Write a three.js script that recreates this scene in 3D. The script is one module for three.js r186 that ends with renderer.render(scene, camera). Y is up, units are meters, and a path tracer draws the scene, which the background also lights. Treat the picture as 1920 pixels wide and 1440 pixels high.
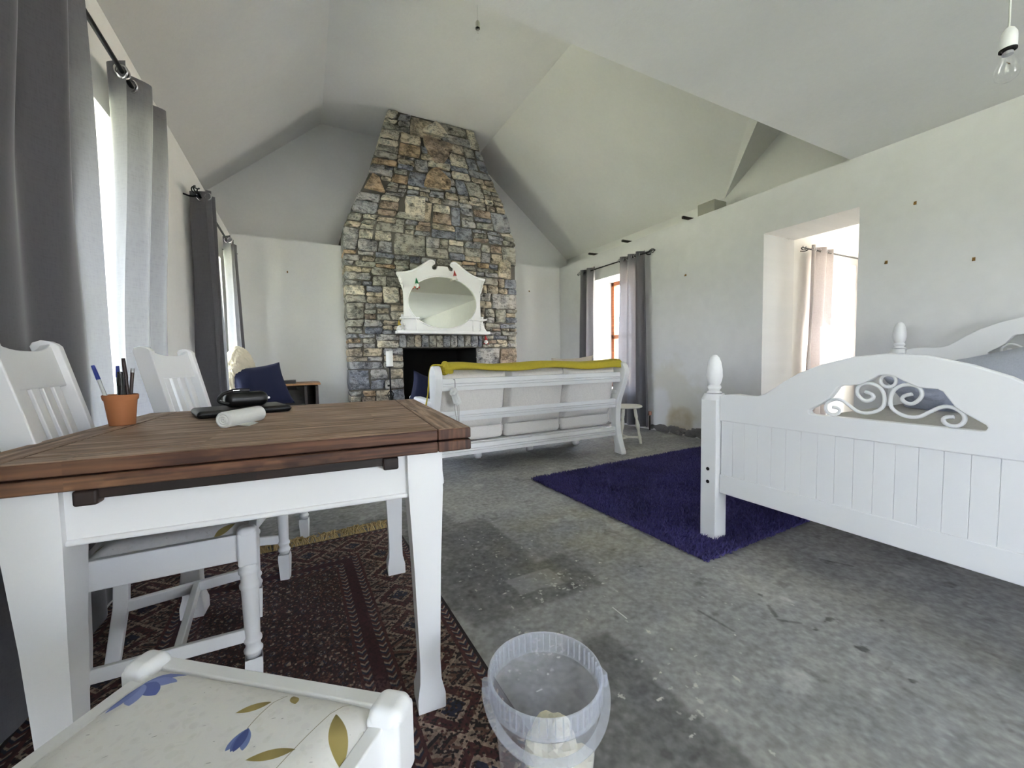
import * as THREE from 'three';
import { RoundedBoxGeometry } from 'three/addons/geometries/RoundedBoxGeometry.js';
import { mergeGeometries, toCreasedNormals } from 'three/addons/utils/BufferGeometryUtils.js';
import { ImprovedNoise } from 'three/addons/math/ImprovedNoise.js';

// ------------------------------------------------------------ camera, sky, sun, exposure
const scene = new THREE.Scene();
const camera = new THREE.PerspectiveCamera(87.16, 4 / 3, 0.02, 200);
camera.position.set(0, 0.93, 0);
camera.rotation.set(THREE.MathUtils.degToRad(-3.398), THREE.MathUtils.degToRad(-27.25), THREE.MathUtils.degToRad(-1.076), 'YXZ');
const renderer = new THREE.WebGLRenderer({ antialias: true });
renderer.toneMapping = THREE.LinearToneMapping;
renderer.toneMappingExposure = 5.4;
renderer.shadowMap.enabled = true;

{ // bright hazy summer sky, the same all the way round
  const W = 64, H = 64, d = new Float32Array(W * H * 4);
  for (let j = 0; j < H; j++) for (let i = 0; i < W; i++) {
    const el = ((j + 0.5) / H - 0.5) * Math.PI, k = (j * W + i) * 4;
    const t = Math.max(0, Math.sin(el)), a = Math.pow(1 - t, 2.2);
    const up = el >= 0;
    d[k] = up ? 2.8 + 1.7 * a : 0.5; d[k + 1] = up ? 3.4 + 1.35 * a : 0.6; d[k + 2] = up ? 4.6 + 0.7 * a : 0.4; d[k + 3] = 1;
  }
  const t = new THREE.DataTexture(d, W, H, THREE.RGBAFormat, THREE.FloatType);
  t.mapping = THREE.EquirectangularReflectionMapping; t.magFilter = THREE.LinearFilter; t.minFilter = THREE.LinearFilter; t.needsUpdate = true;
  scene.background = t;
}
const sun = new THREE.DirectionalLight(new THREE.Color(1, 0.95, 0.86), 30);
sun.position.set(3.0, 8, -8); sun.target.position.set(1.5, 0, -2);
sun.castShadow = true; sun.shadow.mapSize.set(2048, 2048);
Object.assign(sun.shadow.camera, { left: -14, right: 14, top: 14, bottom: -14, near: 0.5, far: 40 });
scene.add(sun, sun.target);

// ------------------------------------------------------------ helpers
let seed = 7;
const rnd = () => { seed = (seed * 1664525 + 1013904223) >>> 0; return seed / 4294967296; };
const rr = (a, b) => a + (b - a) * rnd();
const lerp = (a, b, t) => a + (b - a) * t, clamp = (x, a = 0, b = 1) => Math.min(b, Math.max(a, x));
const smooth = (a, b, x) => { const t = clamp((x - a) / (b - a)); return t * t * (3 - 2 * t); };
const V = (x, y, z) => new THREE.Vector3(x, y, z);
const PN = new ImprovedNoise();
const hash = (x, y, s) => { let h = (x * 374761393 + y * 668265263 + s * 974634777) | 0; h = Math.imul(h ^ (h >>> 13), 1274126177); h ^= h >>> 16; return (h >>> 0) / 4294967296; };
const wrap = (a, p) => ((a % p) + p) % p;
function vn(x, y, p, s) { // value noise that repeats every p cells
  const xi = Math.floor(x), yi = Math.floor(y), fx = x - xi, fy = y - yi, u = fx * fx * (3 - 2 * fx), v = fy * fy * (3 - 2 * fy);
  const a = hash(wrap(xi, p), wrap(yi, p), s), b = hash(wrap(xi + 1, p), wrap(yi, p), s), c = hash(wrap(xi, p), wrap(yi + 1, p), s), d = hash(wrap(xi + 1, p), wrap(yi + 1, p), s);
  return lerp(lerp(a, b, u), lerp(c, d, u), v);
}
function fbm(u, v, p, oct, s) { let a = 0, w = 0.5, t = 0; for (let o = 0; o < oct; o++) { a += w * vn(u * p, v * p, p, s + o); t += w; w *= 0.5; p *= 2; } return a / t; }
function tex(w, h, fn, { srgb = true, rx = 1, ry = 1, mirror = false } = {}) {
  const d = new Uint8Array(w * h * 4);
  for (let j = 0; j < h; j++) for (let i = 0; i < w; i++) {
    const c = fn((i + 0.5) / w, (j + 0.5) / h), k = (j * w + i) * 4;
    d[k] = clamp(c[0]) * 255; d[k + 1] = clamp(c[1]) * 255; d[k + 2] = clamp(c[2]) * 255; d[k + 3] = 255;
  }
  const t = new THREE.DataTexture(d, w, h); t.wrapS = t.wrapT = mirror ? THREE.MirroredRepeatWrapping : THREE.RepeatWrapping;
  t.magFilter = THREE.LinearFilter; t.minFilter = THREE.LinearMipmapLinearFilter; t.generateMipmaps = true; if (srgb) t.colorSpace = THREE.SRGBColorSpace;
  t.repeat.set(rx, ry); t.needsUpdate = true; return t;
}
const grey = (v) => [v, v, v];
const mixc = (a, b, t) => [lerp(a[0], b[0], t), lerp(a[1], b[1], t), lerp(a[2], b[2], t)];
const std = (color, o = {}) => new THREE.MeshStandardMaterial({ color, roughness: 0.8, ...o });

function prep(g) { if (g.index) g = g.toNonIndexed(); for (const k of Object.keys(g.attributes)) if (!['position', 'normal', 'uv'].includes(k)) g.deleteAttribute(k); if (!g.attributes.uv) g.setAttribute('uv', new THREE.BufferAttribute(new Float32Array(g.attributes.position.count * 2), 2)); g.morphAttributes = {}; return g; }
const merge = (list) => { list = list.map(prep); return list.length === 1 ? list[0] : mergeGeometries(list); };
function uvBox(g, s = 1, turn = false, ox = 0, oy = 0) { // uv in metres by the way each face points
  g = prep(g); const p = g.attributes.position, uv = g.attributes.uv, a = V(), b = V(), c = V(), n = V();
  for (let i = 0; i < p.count; i += 3) {
    a.fromBufferAttribute(p, i); b.fromBufferAttribute(p, i + 1); c.fromBufferAttribute(p, i + 2);
    n.copy(b).sub(a).cross(c.clone().sub(a)); const ax = Math.abs(n.x), ay = Math.abs(n.y), az = Math.abs(n.z);
    [a, b, c].forEach((q, k) => {
      let u, v; if (ay >= ax && ay >= az) { u = q.x; v = q.z; } else if (ax >= az) { u = q.z; v = q.y; } else { u = q.x; v = q.y; }
      if (turn) [u, v] = [v, u];
      uv.setXY(i + k, u * s + ox, v * s + oy);
    });
  }
  return g;
}
const at = (g, x, y, z, rx = 0, ry = 0, rz = 0) => { if (rx || ry || rz) g.applyMatrix4(new THREE.Matrix4().makeRotationFromEuler(new THREE.Euler(rx, ry, rz))); g.translate(x, y, z); return g; };
const bx = (w, h, d, x = 0, y = 0, z = 0, r = 0.004, seg = 1) => { const g = r > 0 ? new RoundedBoxGeometry(w, h, d, seg, Math.min(r, w / 2.01, h / 2.01, d / 2.01)) : new THREE.BoxGeometry(w, h, d); g.translate(x, y, z); return prep(g); };
const lathe = (pts, seg = 24) => prep(new THREE.LatheGeometry(pts.map(([r, y]) => new THREE.Vector2(r, y)), seg));
const cyl = (r0, r1, h, x = 0, y = 0, z = 0, seg = 16) => { const g = new THREE.CylinderGeometry(r1, r0, h, seg); g.translate(x, y, z); return prep(g); };
const tube = (pts, r, n = 24, seg = 8, closed = false) => prep(new THREE.TubeGeometry(new THREE.CatmullRomCurve3(pts.map((p) => (p.isVector3 ? p : V(...p))), closed), n, r, seg, closed));
function bar(a, b, w, d, r = 0.003) { // straight bar of w x d between two points
  const A = V(...a), B = V(...b), L = A.distanceTo(B), g = bx(w, L, d, 0, 0, 0, r);
  const q = new THREE.Quaternion().setFromUnitVectors(V(0, 1, 0), B.clone().sub(A).normalize());
  g.applyQuaternion(q); const m = A.add(B).multiplyScalar(0.5); g.translate(m.x, m.y, m.z); return g;
}
const shapeOf = (pts, holes = []) => { const s = new THREE.Shape(pts.map(([x, y]) => new THREE.Vector2(x, y))); for (const h of holes) s.holes.push(new THREE.Path(h.map(([x, y]) => new THREE.Vector2(x, y)))); return s; };
const ext = (shape, depth, bevel = 0, seg = 12) => prep(new THREE.ExtrudeGeometry(shape, { depth: depth - 2 * bevel, bevelEnabled: bevel > 0, bevelThickness: bevel, bevelSize: bevel, bevelOffset: -bevel, bevelSegments: 2, curveSegments: seg }).translate(0, 0, bevel));
// a slab: polygon of 3-D points pushed along a vector
function slab(pts, push) {
  const P = pts.map((p) => V(...p)), Q = P.map((p) => p.clone().add(V(...push))), pos = [];
  const tri = (a, b, c) => pos.push(...a.toArray(), ...b.toArray(), ...c.toArray());
  const n = P.length, nor = P[1].clone().sub(P[0]).cross(P[2].clone().sub(P[0])), flip = nor.dot(V(...push)) > 0;
  for (let i = 1; i < n - 1; i++) { if (flip) { tri(P[0], P[i + 1], P[i]); tri(Q[0], Q[i], Q[i + 1]); } else { tri(P[0], P[i], P[i + 1]); tri(Q[0], Q[i + 1], Q[i]); } }
  for (let i = 0; i < n; i++) { const j = (i + 1) % n; if (flip) { tri(P[i], P[j], Q[j]); tri(P[i], Q[j], Q[i]); } else { tri(P[i], Q[j], P[j]); tri(P[i], Q[i], Q[j]); } }
  const g = new THREE.BufferGeometry(); g.setAttribute('position', new THREE.Float32BufferAttribute(pos, 3)); g.computeVertexNormals(); return uvBox(g);
}
function rough(g, amp, f, s = 0) { // push vertices along their normals with noise, keeping seams closed
  const p = g.attributes.position, n = g.attributes.normal;
  for (let i = 0; i < p.count; i++) { const x = p.getX(i), y = p.getY(i), z = p.getZ(i), k = amp * (PN.noise(x * f + s, y * f + s * 1.7, z * f) + 0.5 * PN.noise(x * f * 2.3, y * f * 2.3 + s, z * f * 2.3)); p.setXYZ(i, x + n.getX(i) * k, y + n.getY(i) * k, z + n.getZ(i) * k); }
  g.computeVertexNormals(); return g;
}
function grid(nu, nv, fn, closedU = false) { // surface fn(u, v) -> [x, y, z]
  const pos = [], uv = [], idx = [];
  for (let j = 0; j <= nv; j++) for (let i = 0; i <= nu; i++) { pos.push(...fn(i / nu, j / nv)); uv.push(i / nu, j / nv); }
  for (let j = 0; j < nv; j++) for (let i = 0; i < nu; i++) { const a = j * (nu + 1) + i, b = a + 1, c = a + nu + 1, d = c + 1; idx.push(a, b, d, a, d, c); }
  const g = new THREE.BufferGeometry(); g.setAttribute('position', new THREE.Float32BufferAttribute(pos, 3)); g.setAttribute('uv', new THREE.Float32BufferAttribute(uv, 2)); g.setIndex(idx); g.computeVertexNormals(); return g;
}
// a stuffed cushion in the x-y plane
function cushion(w, h, t, pw = 4, sag = 0.08, s = 1, n = 18) {
  const side = (sg) => grid(n, n, (a, b) => {
    let u = a * 2 - 1, v = b * 2 - 1; u = Math.sign(u) * Math.pow(Math.abs(u), 0.8); v = Math.sign(v) * Math.pow(Math.abs(v), 0.8);
    const f = Math.pow(Math.max(0, 1 - Math.pow(Math.abs(u), pw)), 0.5) * Math.pow(Math.max(0, 1 - Math.pow(Math.abs(v), pw)), 0.5);
    const px = u * w / 2 * (1 - sag * (1 - u * u) * 0 - sag * Math.pow(Math.abs(u), 2) * (1 - v * v)), py = v * h / 2 * (1 - sag * v * v * (1 - u * u));
    return [px, py, sg * (t / 2 * f + 0.006 * f * PN.noise(px * 9 + s, py * 9, sg + s))];
  });
  const A = side(1), B = side(-1), ix = B.index.array; for (let i = 0; i < ix.length; i += 3) { const q = ix[i]; ix[i] = ix[i + 1]; ix[i + 1] = q; } B.computeVertexNormals();
  return merge([A, B]);
}
const taken = {};
const numbered = (n) => { const k = (taken[n] = (taken[n] ?? -1) + 1); return k ? n + '_' + String(k).padStart(3, '0') : n; };
function mesh(name, geos, mat, parent) {
  const g = Array.isArray(geos) ? merge(geos) : geos, m = new THREE.Mesh(g, mat); m.castShadow = m.receiveShadow = true;
  m.name = parent ? name : numbered(name); (parent ?? scene).add(m); return m;
}
function tag(o, label, category, group) { o.userData.label = label; o.userData.category = category; if (group) o.userData.group = group; return o; }
function thing(name, label, category, [x, y, z] = [0, 0, 0], turn = 0, group) { const o = new THREE.Group(); o.name = numbered(name); o.position.set(x, y, z); o.rotation.y = turn; scene.add(o); return tag(o, label, category, group); }
const single = (name, label, category, geos, mat, group) => tag(mesh(name, geos, mat), label, category, group);
function struct(name, geos, mat, parent, label) { const m = mesh(name, geos, mat, parent); if (!parent) m.userData.kind = 'structure'; if (label) m.userData.label = label; return m; }
function copyOf(src, name, label, [x, y, z], turn, group) { const c = src.clone(); c.name = numbered(name); c.userData = { ...src.userData, label }; if (group) c.userData.group = group; c.position.set(x, y, z); c.rotation.set(0, turn, 0); scene.add(c); return c; }

// ------------------------------------------------------------ materials
const fineT = tex(512, 512, (u, v) => grey(0.5 + 0.5 * (fbm(u, v, 16, 4, 3) - 0.5) + 0.25 * (fbm(u, v, 128, 2, 9) - 0.5)), { srgb: false });
const plasterC = tex(512, 512, (u, v) => { const k = 0.955 + 0.05 * fbm(u, v, 4, 5, 21) + 0.012 * fbm(u, v, 90, 2, 5) - 0.03; return [k, k, k * 0.99]; }, { rx: 0.5, ry: 0.5 });
const weaveC = tex(512, 512, (u, v) => { const s = 0.88 + 0.12 * fbm(u, v * 0.12, 128, 2, 31) + 0.12 * fbm(u * 0.12, v, 128, 2, 37) + 0.05 * Math.sin(u * 804) * Math.sin(v * 804); return grey(s); }, { rx: 3, ry: 3 });
const M = {};
M.plaster = std(new THREE.Color().setRGB(0.84, 0.835, 0.82), { map: plasterC, bumpMap: fineT, bumpScale: 0.0015, roughness: 0.92 });
M.white = std(new THREE.Color().setRGB(0.83, 0.83, 0.82), { roughness: 0.42 });
M.cream = std(new THREE.Color().setRGB(0.72, 0.7, 0.6), { roughness: 0.5 });
M.curtain = new THREE.MeshPhysicalMaterial({ color: new THREE.Color().setRGB(0.145, 0.142, 0.148), map: weaveC, bumpMap: weaveC, bumpScale: 0.0006, roughness: 0.95, side: THREE.DoubleSide, transmission: 0.42, thickness: 0 });
M.curtainPale = new THREE.MeshPhysicalMaterial({ color: new THREE.Color().setRGB(0.4, 0.36, 0.35), map: weaveC, roughness: 0.95, side: THREE.DoubleSide, transmission: 0.15, thickness: 0 });
M.chrome = std(0xcfcfd2, { metalness: 1, roughness: 0.22 });
M.blackMetal = std(0x151517, { metalness: 0.5, roughness: 0.42 });
M.black = std(0x0b0b0c, { roughness: 0.38 });
M.brass = std(0x8a6a35, { metalness: 0.8, roughness: 0.45 });
M.dark = std(0x191410, { roughness: 0.9 });
M.pane = new THREE.MeshPhysicalMaterial({ color: 0xffffff, roughness: 0.02, transmission: 1, thickness: 0, ior: 1.45 });
M.soot = std(0x0c0b0a, { roughness: 1 });
M.concreteBlock = std(0xa3a196, { roughness: 1, bumpMap: fineT, bumpScale: 0.003, map: plasterC });
M.copper = std(0xa77b68, { roughness: 0.5, metalness: 0.3 });
const woodT = (a, b, c, s) => tex(1024, 512, (u, v) => { const g = fbm(u * 0.1, v, 96, 4, s), f = fbm(u * 0.03, v, 256, 2, s + 9), p = fbm(u, v, 5, 4, s + 3), sc = smooth(0.66, 0.8, fbm(u * 0.5, v, 24, 4, s + 17)); let k = mixc(a, b, clamp((g - 0.3) * 2.1)); k = mixc(k, c, clamp((p - 0.45) * 1.8) * 0.6 + sc * 0.35); const q = 0.92 + 0.42 * (f - 0.5) - 0.16 * smooth(0.62, 0.74, fbm(u * 0.04, v, 128, 3, s + 23)); return k.map((x) => x * q); }, { rx: 1, ry: 1 });
M.woodTop = std(0xffffff, { map: woodT([0.55, 0.43, 0.34], [0.8, 0.68, 0.58], [0.76, 0.66, 0.58], 41), roughness: 0.62, bumpMap: fineT, bumpScale: 0.0008 });
M.woodEdge = std(0xffffff, { map: woodT([0.28, 0.17, 0.12], [0.46, 0.31, 0.22], [0.62, 0.46, 0.32], 51), roughness: 0.6 });
M.woodDark = std(0xffffff, { map: woodT([0.12, 0.08, 0.06], [0.2, 0.13, 0.1], [0.22, 0.15, 0.12], 61), roughness: 0.55 });
M.woodTan = std(0xffffff, { map: woodT([0.55, 0.38, 0.22], [0.68, 0.5, 0.32], [0.62, 0.46, 0.3], 71), roughness: 0.5 });
M.woodOrange = std(0xffffff, { map: woodT([0.6, 0.33, 0.16], [0.72, 0.43, 0.23], [0.66, 0.38, 0.2], 81), roughness: 0.4 });
M.linen = std(new THREE.Color().setRGB(0.82, 0.785, 0.74), { map: weaveC, roughness: 0.95, bumpMap: weaveC, bumpScale: 0.0004 });
M.mustard = std(new THREE.Color().setRGB(0.52, 0.42, 0.035), { map: weaveC, roughness: 0.9 });
M.navyVelvet = new THREE.MeshPhysicalMaterial({ color: new THREE.Color().setRGB(0.004, 0.007, 0.036), roughness: 0.85, sheen: 0.22, sheenColor: new THREE.Color(0x26377a), sheenRoughness: 0.5 });
M.fleece = std(new THREE.Color().setRGB(0.74, 0.66, 0.5), { roughness: 1, bumpMap: fineT, bumpScale: 0.01 });
M.terracotta = std(new THREE.Color().setRGB(0.42, 0.16, 0.06), { roughness: 0.7, bumpMap: fineT, bumpScale: 0.0003 });
M.paper = std(new THREE.Color().setRGB(0.75, 0.75, 0.71), { roughness: 0.9 });
M.plastic = new THREE.MeshPhysicalMaterial({ color: new THREE.Color().setRGB(0.93, 0.94, 0.97), roughness: 0.27, transmission: 0.82, thickness: 0, ior: 1.3, side: THREE.DoubleSide });
M.foam = std(new THREE.Color().setRGB(0.75, 0.7, 0.52), { roughness: 1 });
M.greyBed = std(new THREE.Color().setRGB(0.44, 0.46, 0.5), { map: weaveC, roughness: 0.95 });
M.taupe = std(new THREE.Color().setRGB(0.46, 0.44, 0.4), { map: weaveC, roughness: 0.95 });
M.rubble = std(new THREE.Color().setRGB(0.16, 0.15, 0.14), { roughness: 1, bumpMap: fineT, bumpScale: 0.01 });
M.glass = new THREE.MeshPhysicalMaterial({ color: 0xffffff, roughness: 0.03, transmission: 1, thickness: 0, ior: 1.45 });
// ------------------------------------------------------------ the building
const XL = -0.71, XR = 3.96, ZB = -5.84, TOP = 2.48, EDGE = -1.705, COLLAR = 4.2;
const rect = (a, b, c, d) => [[a, c], [b, c], [b, d], [a, d]]; // u0, u1, v0, v1
// wall across x from x0 to x1; outline and holes in (z, y)
const wallX = (x0, x1, outline, holes = []) => { const f = (p) => p.map(([z, y]) => [-z, y]); return at(ext(shapeOf(f(outline), holes.map(f)), x1 - x0), x0, 0, 0, 0, Math.PI / 2, 0); };
const wallZ = (z0, z1, outline, holes = []) => at(ext(shapeOf(outline, holes), z1 - z0), 0, 0, z0);

{ // concrete screed floor: patches of newer cement, stains, scuffs and dried paint drops
  const specks = [];
  const cluster = (x, z, n, sx, sz, r0, r1) => { for (let i = 0; i < n; i++) { const g = () => rnd() + rnd() + rnd() - 1.5; specks.push([x + g() * sx, z + g() * sz, rr(r0, r1), rr(0.5, 1.6), rr(0.45, 1)]); } };
  cluster(0.75, -1.65, 90, 0.3, 0.5, 0.002, 0.006); cluster(0.95, -1.35, 60, 0.22, 0.12, 0.002, 0.008); cluster(0.6, -2.3, 40, 0.3, 0.3, 0.002, 0.006); cluster(0.62, -1.05, 40, 0.12, 0.12, 0.002, 0.006);
  cluster(0.9, -0.75, 22, 0.2, 0.2, 0.003, 0.009); cluster(1.6, -0.95, 30, 0.5, 0.3, 0.002, 0.005); cluster(1.1, -1.8, 60, 0.8, 0.8, 0.0015, 0.004); cluster(1.5, -3.2, 40, 1, 0.4, 0.002, 0.005);
  const N = 2048, S = 4.8, X0 = -0.8, Z0 = -4.2, px = new Float32Array(N * N * 3);
  const box = (x, z, x0, x1, z0, z1, e = 0.03) => { const n = 0.05 * (fbm(x / 5 + 3, z / 5 + 3, 32, 4, 77) - 0.5); return smooth(x0 - e, x0 + e * 0.2, x + n) * (1 - smooth(x1 - e * 0.2, x1 + e, x + n)) * smooth(z0 - e, z0 + e * 0.2, z - n) * (1 - smooth(z1 - e * 0.2, z1 + e, z - n)); };
  for (let j = 0; j < N; j++) for (let i = 0; i < N; i++) {
    const u = (i + 0.5) / N, v = (j + 0.5) / N, x = X0 + u * S, z = Z0 + v * S;
    const big = fbm(u, v, 6, 5, 101), mid = fbm(u, v, 28, 4, 111), fine = fbm(u, v, 300, 3, 121), brush = fbm(u * 0.25 + v * 0.1, v, 160, 2, 131);
    let k = 0.565 + 0.17 * (big - 0.5) + 0.1 * (mid - 0.5) + 0.2 * (fine - 0.5) + 0.05 * (brush - 0.5), w = 0.016 + 0.05 * (big - 0.5) + 0.03 * (mid - 0.5);
    const dark = Math.max(box(x, z, 0.35, 0.9, -2.15, -1.42), 0.9 * box(x, z, 0.5, 1.05, -1.55, -1.28), 1.1 * box(x, z, 0.45, 0.86, -1.02, -0.2), 0.7 * box(x, z, 0.3, 0.72, -2.5, -2.05));
    k -= 0.12 * dark * (0.7 + 0.6 * mid); const newer = box(x, z, 0.72, 0.93, -1.49, -1.36, 0.012); k = lerp(k, 0.57 + 0.12 * (fine - 0.5), newer * 0.9);
    const brown = box(x, z, 0.95, 1.5, -1.95, -1.45, 0.25) * mid; k -= 0.05 * brown; w += 0.05 * brown;
    for (const [a, b, c, d] of [[1.248, -0.962, 1.254, -0.832], [1.498, -0.86, 1.46, -0.81], [1.444, -0.792, 1.493, -0.748], [2.05, -0.95, 2.1, -0.85]]) { const t = clamp(((x - a) * (c - a) + (z - b) * (d - b)) / ((c - a) ** 2 + (d - b) ** 2)), dd = Math.hypot(x - a - t * (c - a), z - b - t * (d - b)) + 0.012 * (mid - 0.5); k -= 0.12 * (1 - smooth(0.002, 0.009, dd)); }
    for (const [a, b, r] of [[1.604, -0.703, 0.024], [1.532, -0.585, 0.026], [1.499, -0.457, 0.013], [1.547, -0.911, 0.018], [1.504, -0.704, 0.012], [1.3, -1.3, 0.01], [1.75, -0.62, 0.012]]) k -= 0.17 * (1 - smooth(0.35, 1.1, Math.hypot(x - a, (z - b) * 1.3) / r + 1.6 * (fine - 0.5) + 0.9 * (mid - 0.5)));
    k -= 0.08 * smooth(0.74, 0.83, fbm(u, v, 60, 3, 171)); k += 0.06 * smooth(0.68, 0.8, fbm(u, v, 40, 4, 181));
    const o = (j * N + i) * 3; px[o] = k + w * 0.6; px[o + 1] = k + w * 0.35; px[o + 2] = k - w * 0.6;
  }
  for (const [x, z, r, q, a] of specks) {
    const ci = (x - X0) / S * N, cj = (z - Z0) / S * N, R = r / S * N * 2.4;
    for (let j = Math.floor(cj - R); j <= cj + R; j++) for (let i = Math.floor(ci - R); i <= ci + R; i++) {
      if (i < 0 || j < 0 || i >= N || j >= N) continue; const dx = (i - ci) * q, dy = (j - cj) / q, e = Math.hypot(dx, dy) / (R / 2.4) + 0.9 * (hash(i >> 1, j >> 1, 5) - 0.5); const m = a * (1 - smooth(0.7, 1.15, e)), o = (j * N + i) * 3;
      px[o] = lerp(px[o], 0.82, m); px[o + 1] = lerp(px[o + 1], 0.81, m); px[o + 2] = lerp(px[o + 2], 0.76, m);
    }
  }
  const map = tex(N, N, (u, v) => { const o = (Math.floor(v * N) * N + Math.floor(u * N)) * 3; return [px[o], px[o + 1], px[o + 2]]; }, { mirror: true });
  const m = std(0xffffff, { map, roughness: 0.82, bumpMap: fineT, bumpScale: 0.0012 });
  const g = uvBox(bx(9.7, 0.15, 10.95, 3.45, -0.075, -0.925, 0), 1), uv = g.attributes.uv;
  for (let i = 0; i < uv.count; i++) uv.setXY(i, (uv.getX(i) - X0) / S, (uv.getY(i) - Z0) / S);
  struct('floor', g, m);
}
// outside: sunlit grass all round
struct('lawn', bx(60, 0.2, 60, 2, -0.25, -2, 0), std(new THREE.Color().setRGB(0.35, 0.365, 0.25), { roughness: 1 })).userData.label = 'green lawn outside the windows';
struct('courtyard', bx(26, 0.1, 60, 17.5, -0.11, -2, 0), std(new THREE.Color().setRGB(0.56, 0.48, 0.36), { roughness: 1 })).userData.label = 'unseen pale gravel courtyard added to bounce warm light into the right hand windows';  // unseen warm gravel, added so sunlight bounces indoors
struct('terrace', bx(5.8, 0.1, 8, 1.6, -0.11, 8.5, 0), std(new THREE.Color().setRGB(0.42, 0.42, 0.4), { roughness: 1 })).userData.label = 'grey paved terrace behind the viewer';

const WIN = { w0: [0.4, 1.3, 0.5, 2.03], w1: [-2.85, -2.0, 0.5, 2.03], w2: [-5.12, -4.0, 0.45, 2.03], r: [-4.95, -4.02, 0.45, 2.1] };
const wl = uvBox(wallX(-1.22, XL, rect(-6.4, 4.5, 0, TOP), [rect(...WIN.w0), rect(...WIN.w1), rect(...WIN.w2)]));
struct('wall_left', wl, M.plaster);
const DOOR = [-2.378, -1.63, 0.001, 2.088];
{
  const stain = tex(2048, 512, (u, v) => { // u: z from -6.4 to 2.9, v: height 0 to 2.5
    const z = -6.4 + u * 9.3, y = v * 2.5, n = fbm(u * 1, v * 0.27, 16, 5, 201), f = fbm(u, v * 0.27, 120, 3, 207);
    let c = grey(0.955 + 0.05 * (n - 0.5) + 0.03 * (f - 0.5));
    const ring = (a, b, rx, ry) => Math.hypot((z - a) / rx, (y - b) / ry) + 0.9 * (n - 0.5) + 0.35 * (f - 0.5);
    const d1 = 1 - smooth(0.55, 1.0, ring(-3.32, 0.16, 0.24, 0.2)), d2 = 1 - smooth(0.6, 1.05, ring(-3.5, 0.35, 0.55, 0.55)), d3 = 1 - smooth(0.7, 1.05, ring(-3.68, 0.28, 0.2, 0.3));
    c = mixc(c, [0.87, 0.85, 0.77], d2 * 0.45); c = mixc(c, [0.98, 0.98, 1], d3 * 0.7); c = mixc(c, [0.7, 0.62, 0.46], d1 * (0.15 + 0.6 * f));
    return c;
  });
  const g = uvBox(wallX(XR, 4.47, rect(-6.4, 4.5, 0, TOP), [rect(...WIN.r), rect(...DOOR)])), p = g.attributes.position, uv = g.attributes.uv;
  for (let i = 0; i < p.count; i++) uv.setXY(i, (p.getZ(i) + 6.4) / 9.3, p.getY(i) / 2.5);
  const w = struct('wall_right', g, std(new THREE.Color().setRGB(0.77, 0.765, 0.75), { map: stain, bumpMap: null, roughness: 0.92 }));
  // footing stones showing where the plaster has fallen off at the foot of the wall
  for (let i = 0; i < 19; i++) {
    const z = -3.78 + i * 0.052 + rr(-0.015, 0.015), r = rr(0.045, 0.085) * (i < 3 ? 0.7 : 1);
    const s = rough(new THREE.IcosahedronGeometry(r, 1), r * 0.5, 1.1 / r, i * 3.1); s.scale(0.6, 0.75, 1.15); s.translate(XR + 0.01, r * 0.4 + rr(0, 0.035), z);
    mesh('footing_stone', s, M.rubble, w);
  }
}
const wallBack = struct('wall_back', uvBox(wallZ(-6.4, ZB, rect(-1.32, 4.6, 0, TOP), [rect(1.2, 2.27, 0.001, 1.12)])), M.plaster);
const wallGable = struct('wall_gable', uvBox(bx(6.2, 2.2, 0.15, 1.7, 3.4, -6.325, 0)), M.plaster);
struct('wall_rear', uvBox(wallZ(4.2, 4.5, rect(-1.22, 4.6, 0, TOP), [rect(1.1, 2.6, 0.001, 2.15)])), M.plaster);
struct('wall_knee_left', uvBox(bx(0.1, 0.75, 9.3, -1.27, 2.75, -1.75, 0)), M.plaster);
struct('wall_upper_right', uvBox(bx(0.1, 1.95, 1.7, 4.452, 3.4, -2.42, 0)), M.plaster);
struct('wall_knee_right', uvBox(bx(0.1, 0.5, 3.05, 4.45, 2.55, -4.87, 0)), M.plaster);
struct('ceiling_left', slab([[-1.32, 2.792, -6.4], [0.357, 4.2, -6.4], [0.357, 4.2, 2.9], [-1.32, 2.792, 2.9]], [-0.064, 0.077, 0]), M.plaster);
struct('ceiling_collar', slab([[0.32, COLLAR, -6.4], [2.66, COLLAR, -6.4], [2.66, COLLAR, 2.9], [0.32, COLLAR, 2.9]], [0, 0.1, 0]), M.plaster);
struct('ceiling_right', slab([[4.624, 2.574, -6.4], [2.62, 4.1975, -6.4], [2.62, 4.1975, -1.03], [4.624, 2.574, -3.36]], [0.064, 0.077, 0]), M.plaster);
struct('ceiling_added_cover', slab([[4.624, 2.574, -3.36], [2.62, 4.2, -1.03], [8.4, 4.2, -1.03], [8.4, 2.574, -3.36]], [0, 0.09, -0.063]), M.plaster);  // unseen cover above the rafter, added to stop light leaking in
struct('ceiling', uvBox(bx(5.8, 0.08, 6.25, 1.65, TOP + 0.04, EDGE + 3.125, 0)), M.plaster);
struct('wall_loft_added', uvBox(bx(9.8, 1.85, 0.08, 3.5, 3.42, EDGE + 0.045, 0)), M.plaster);  // added wall across the open loft edge, keeps stray light out
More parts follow.
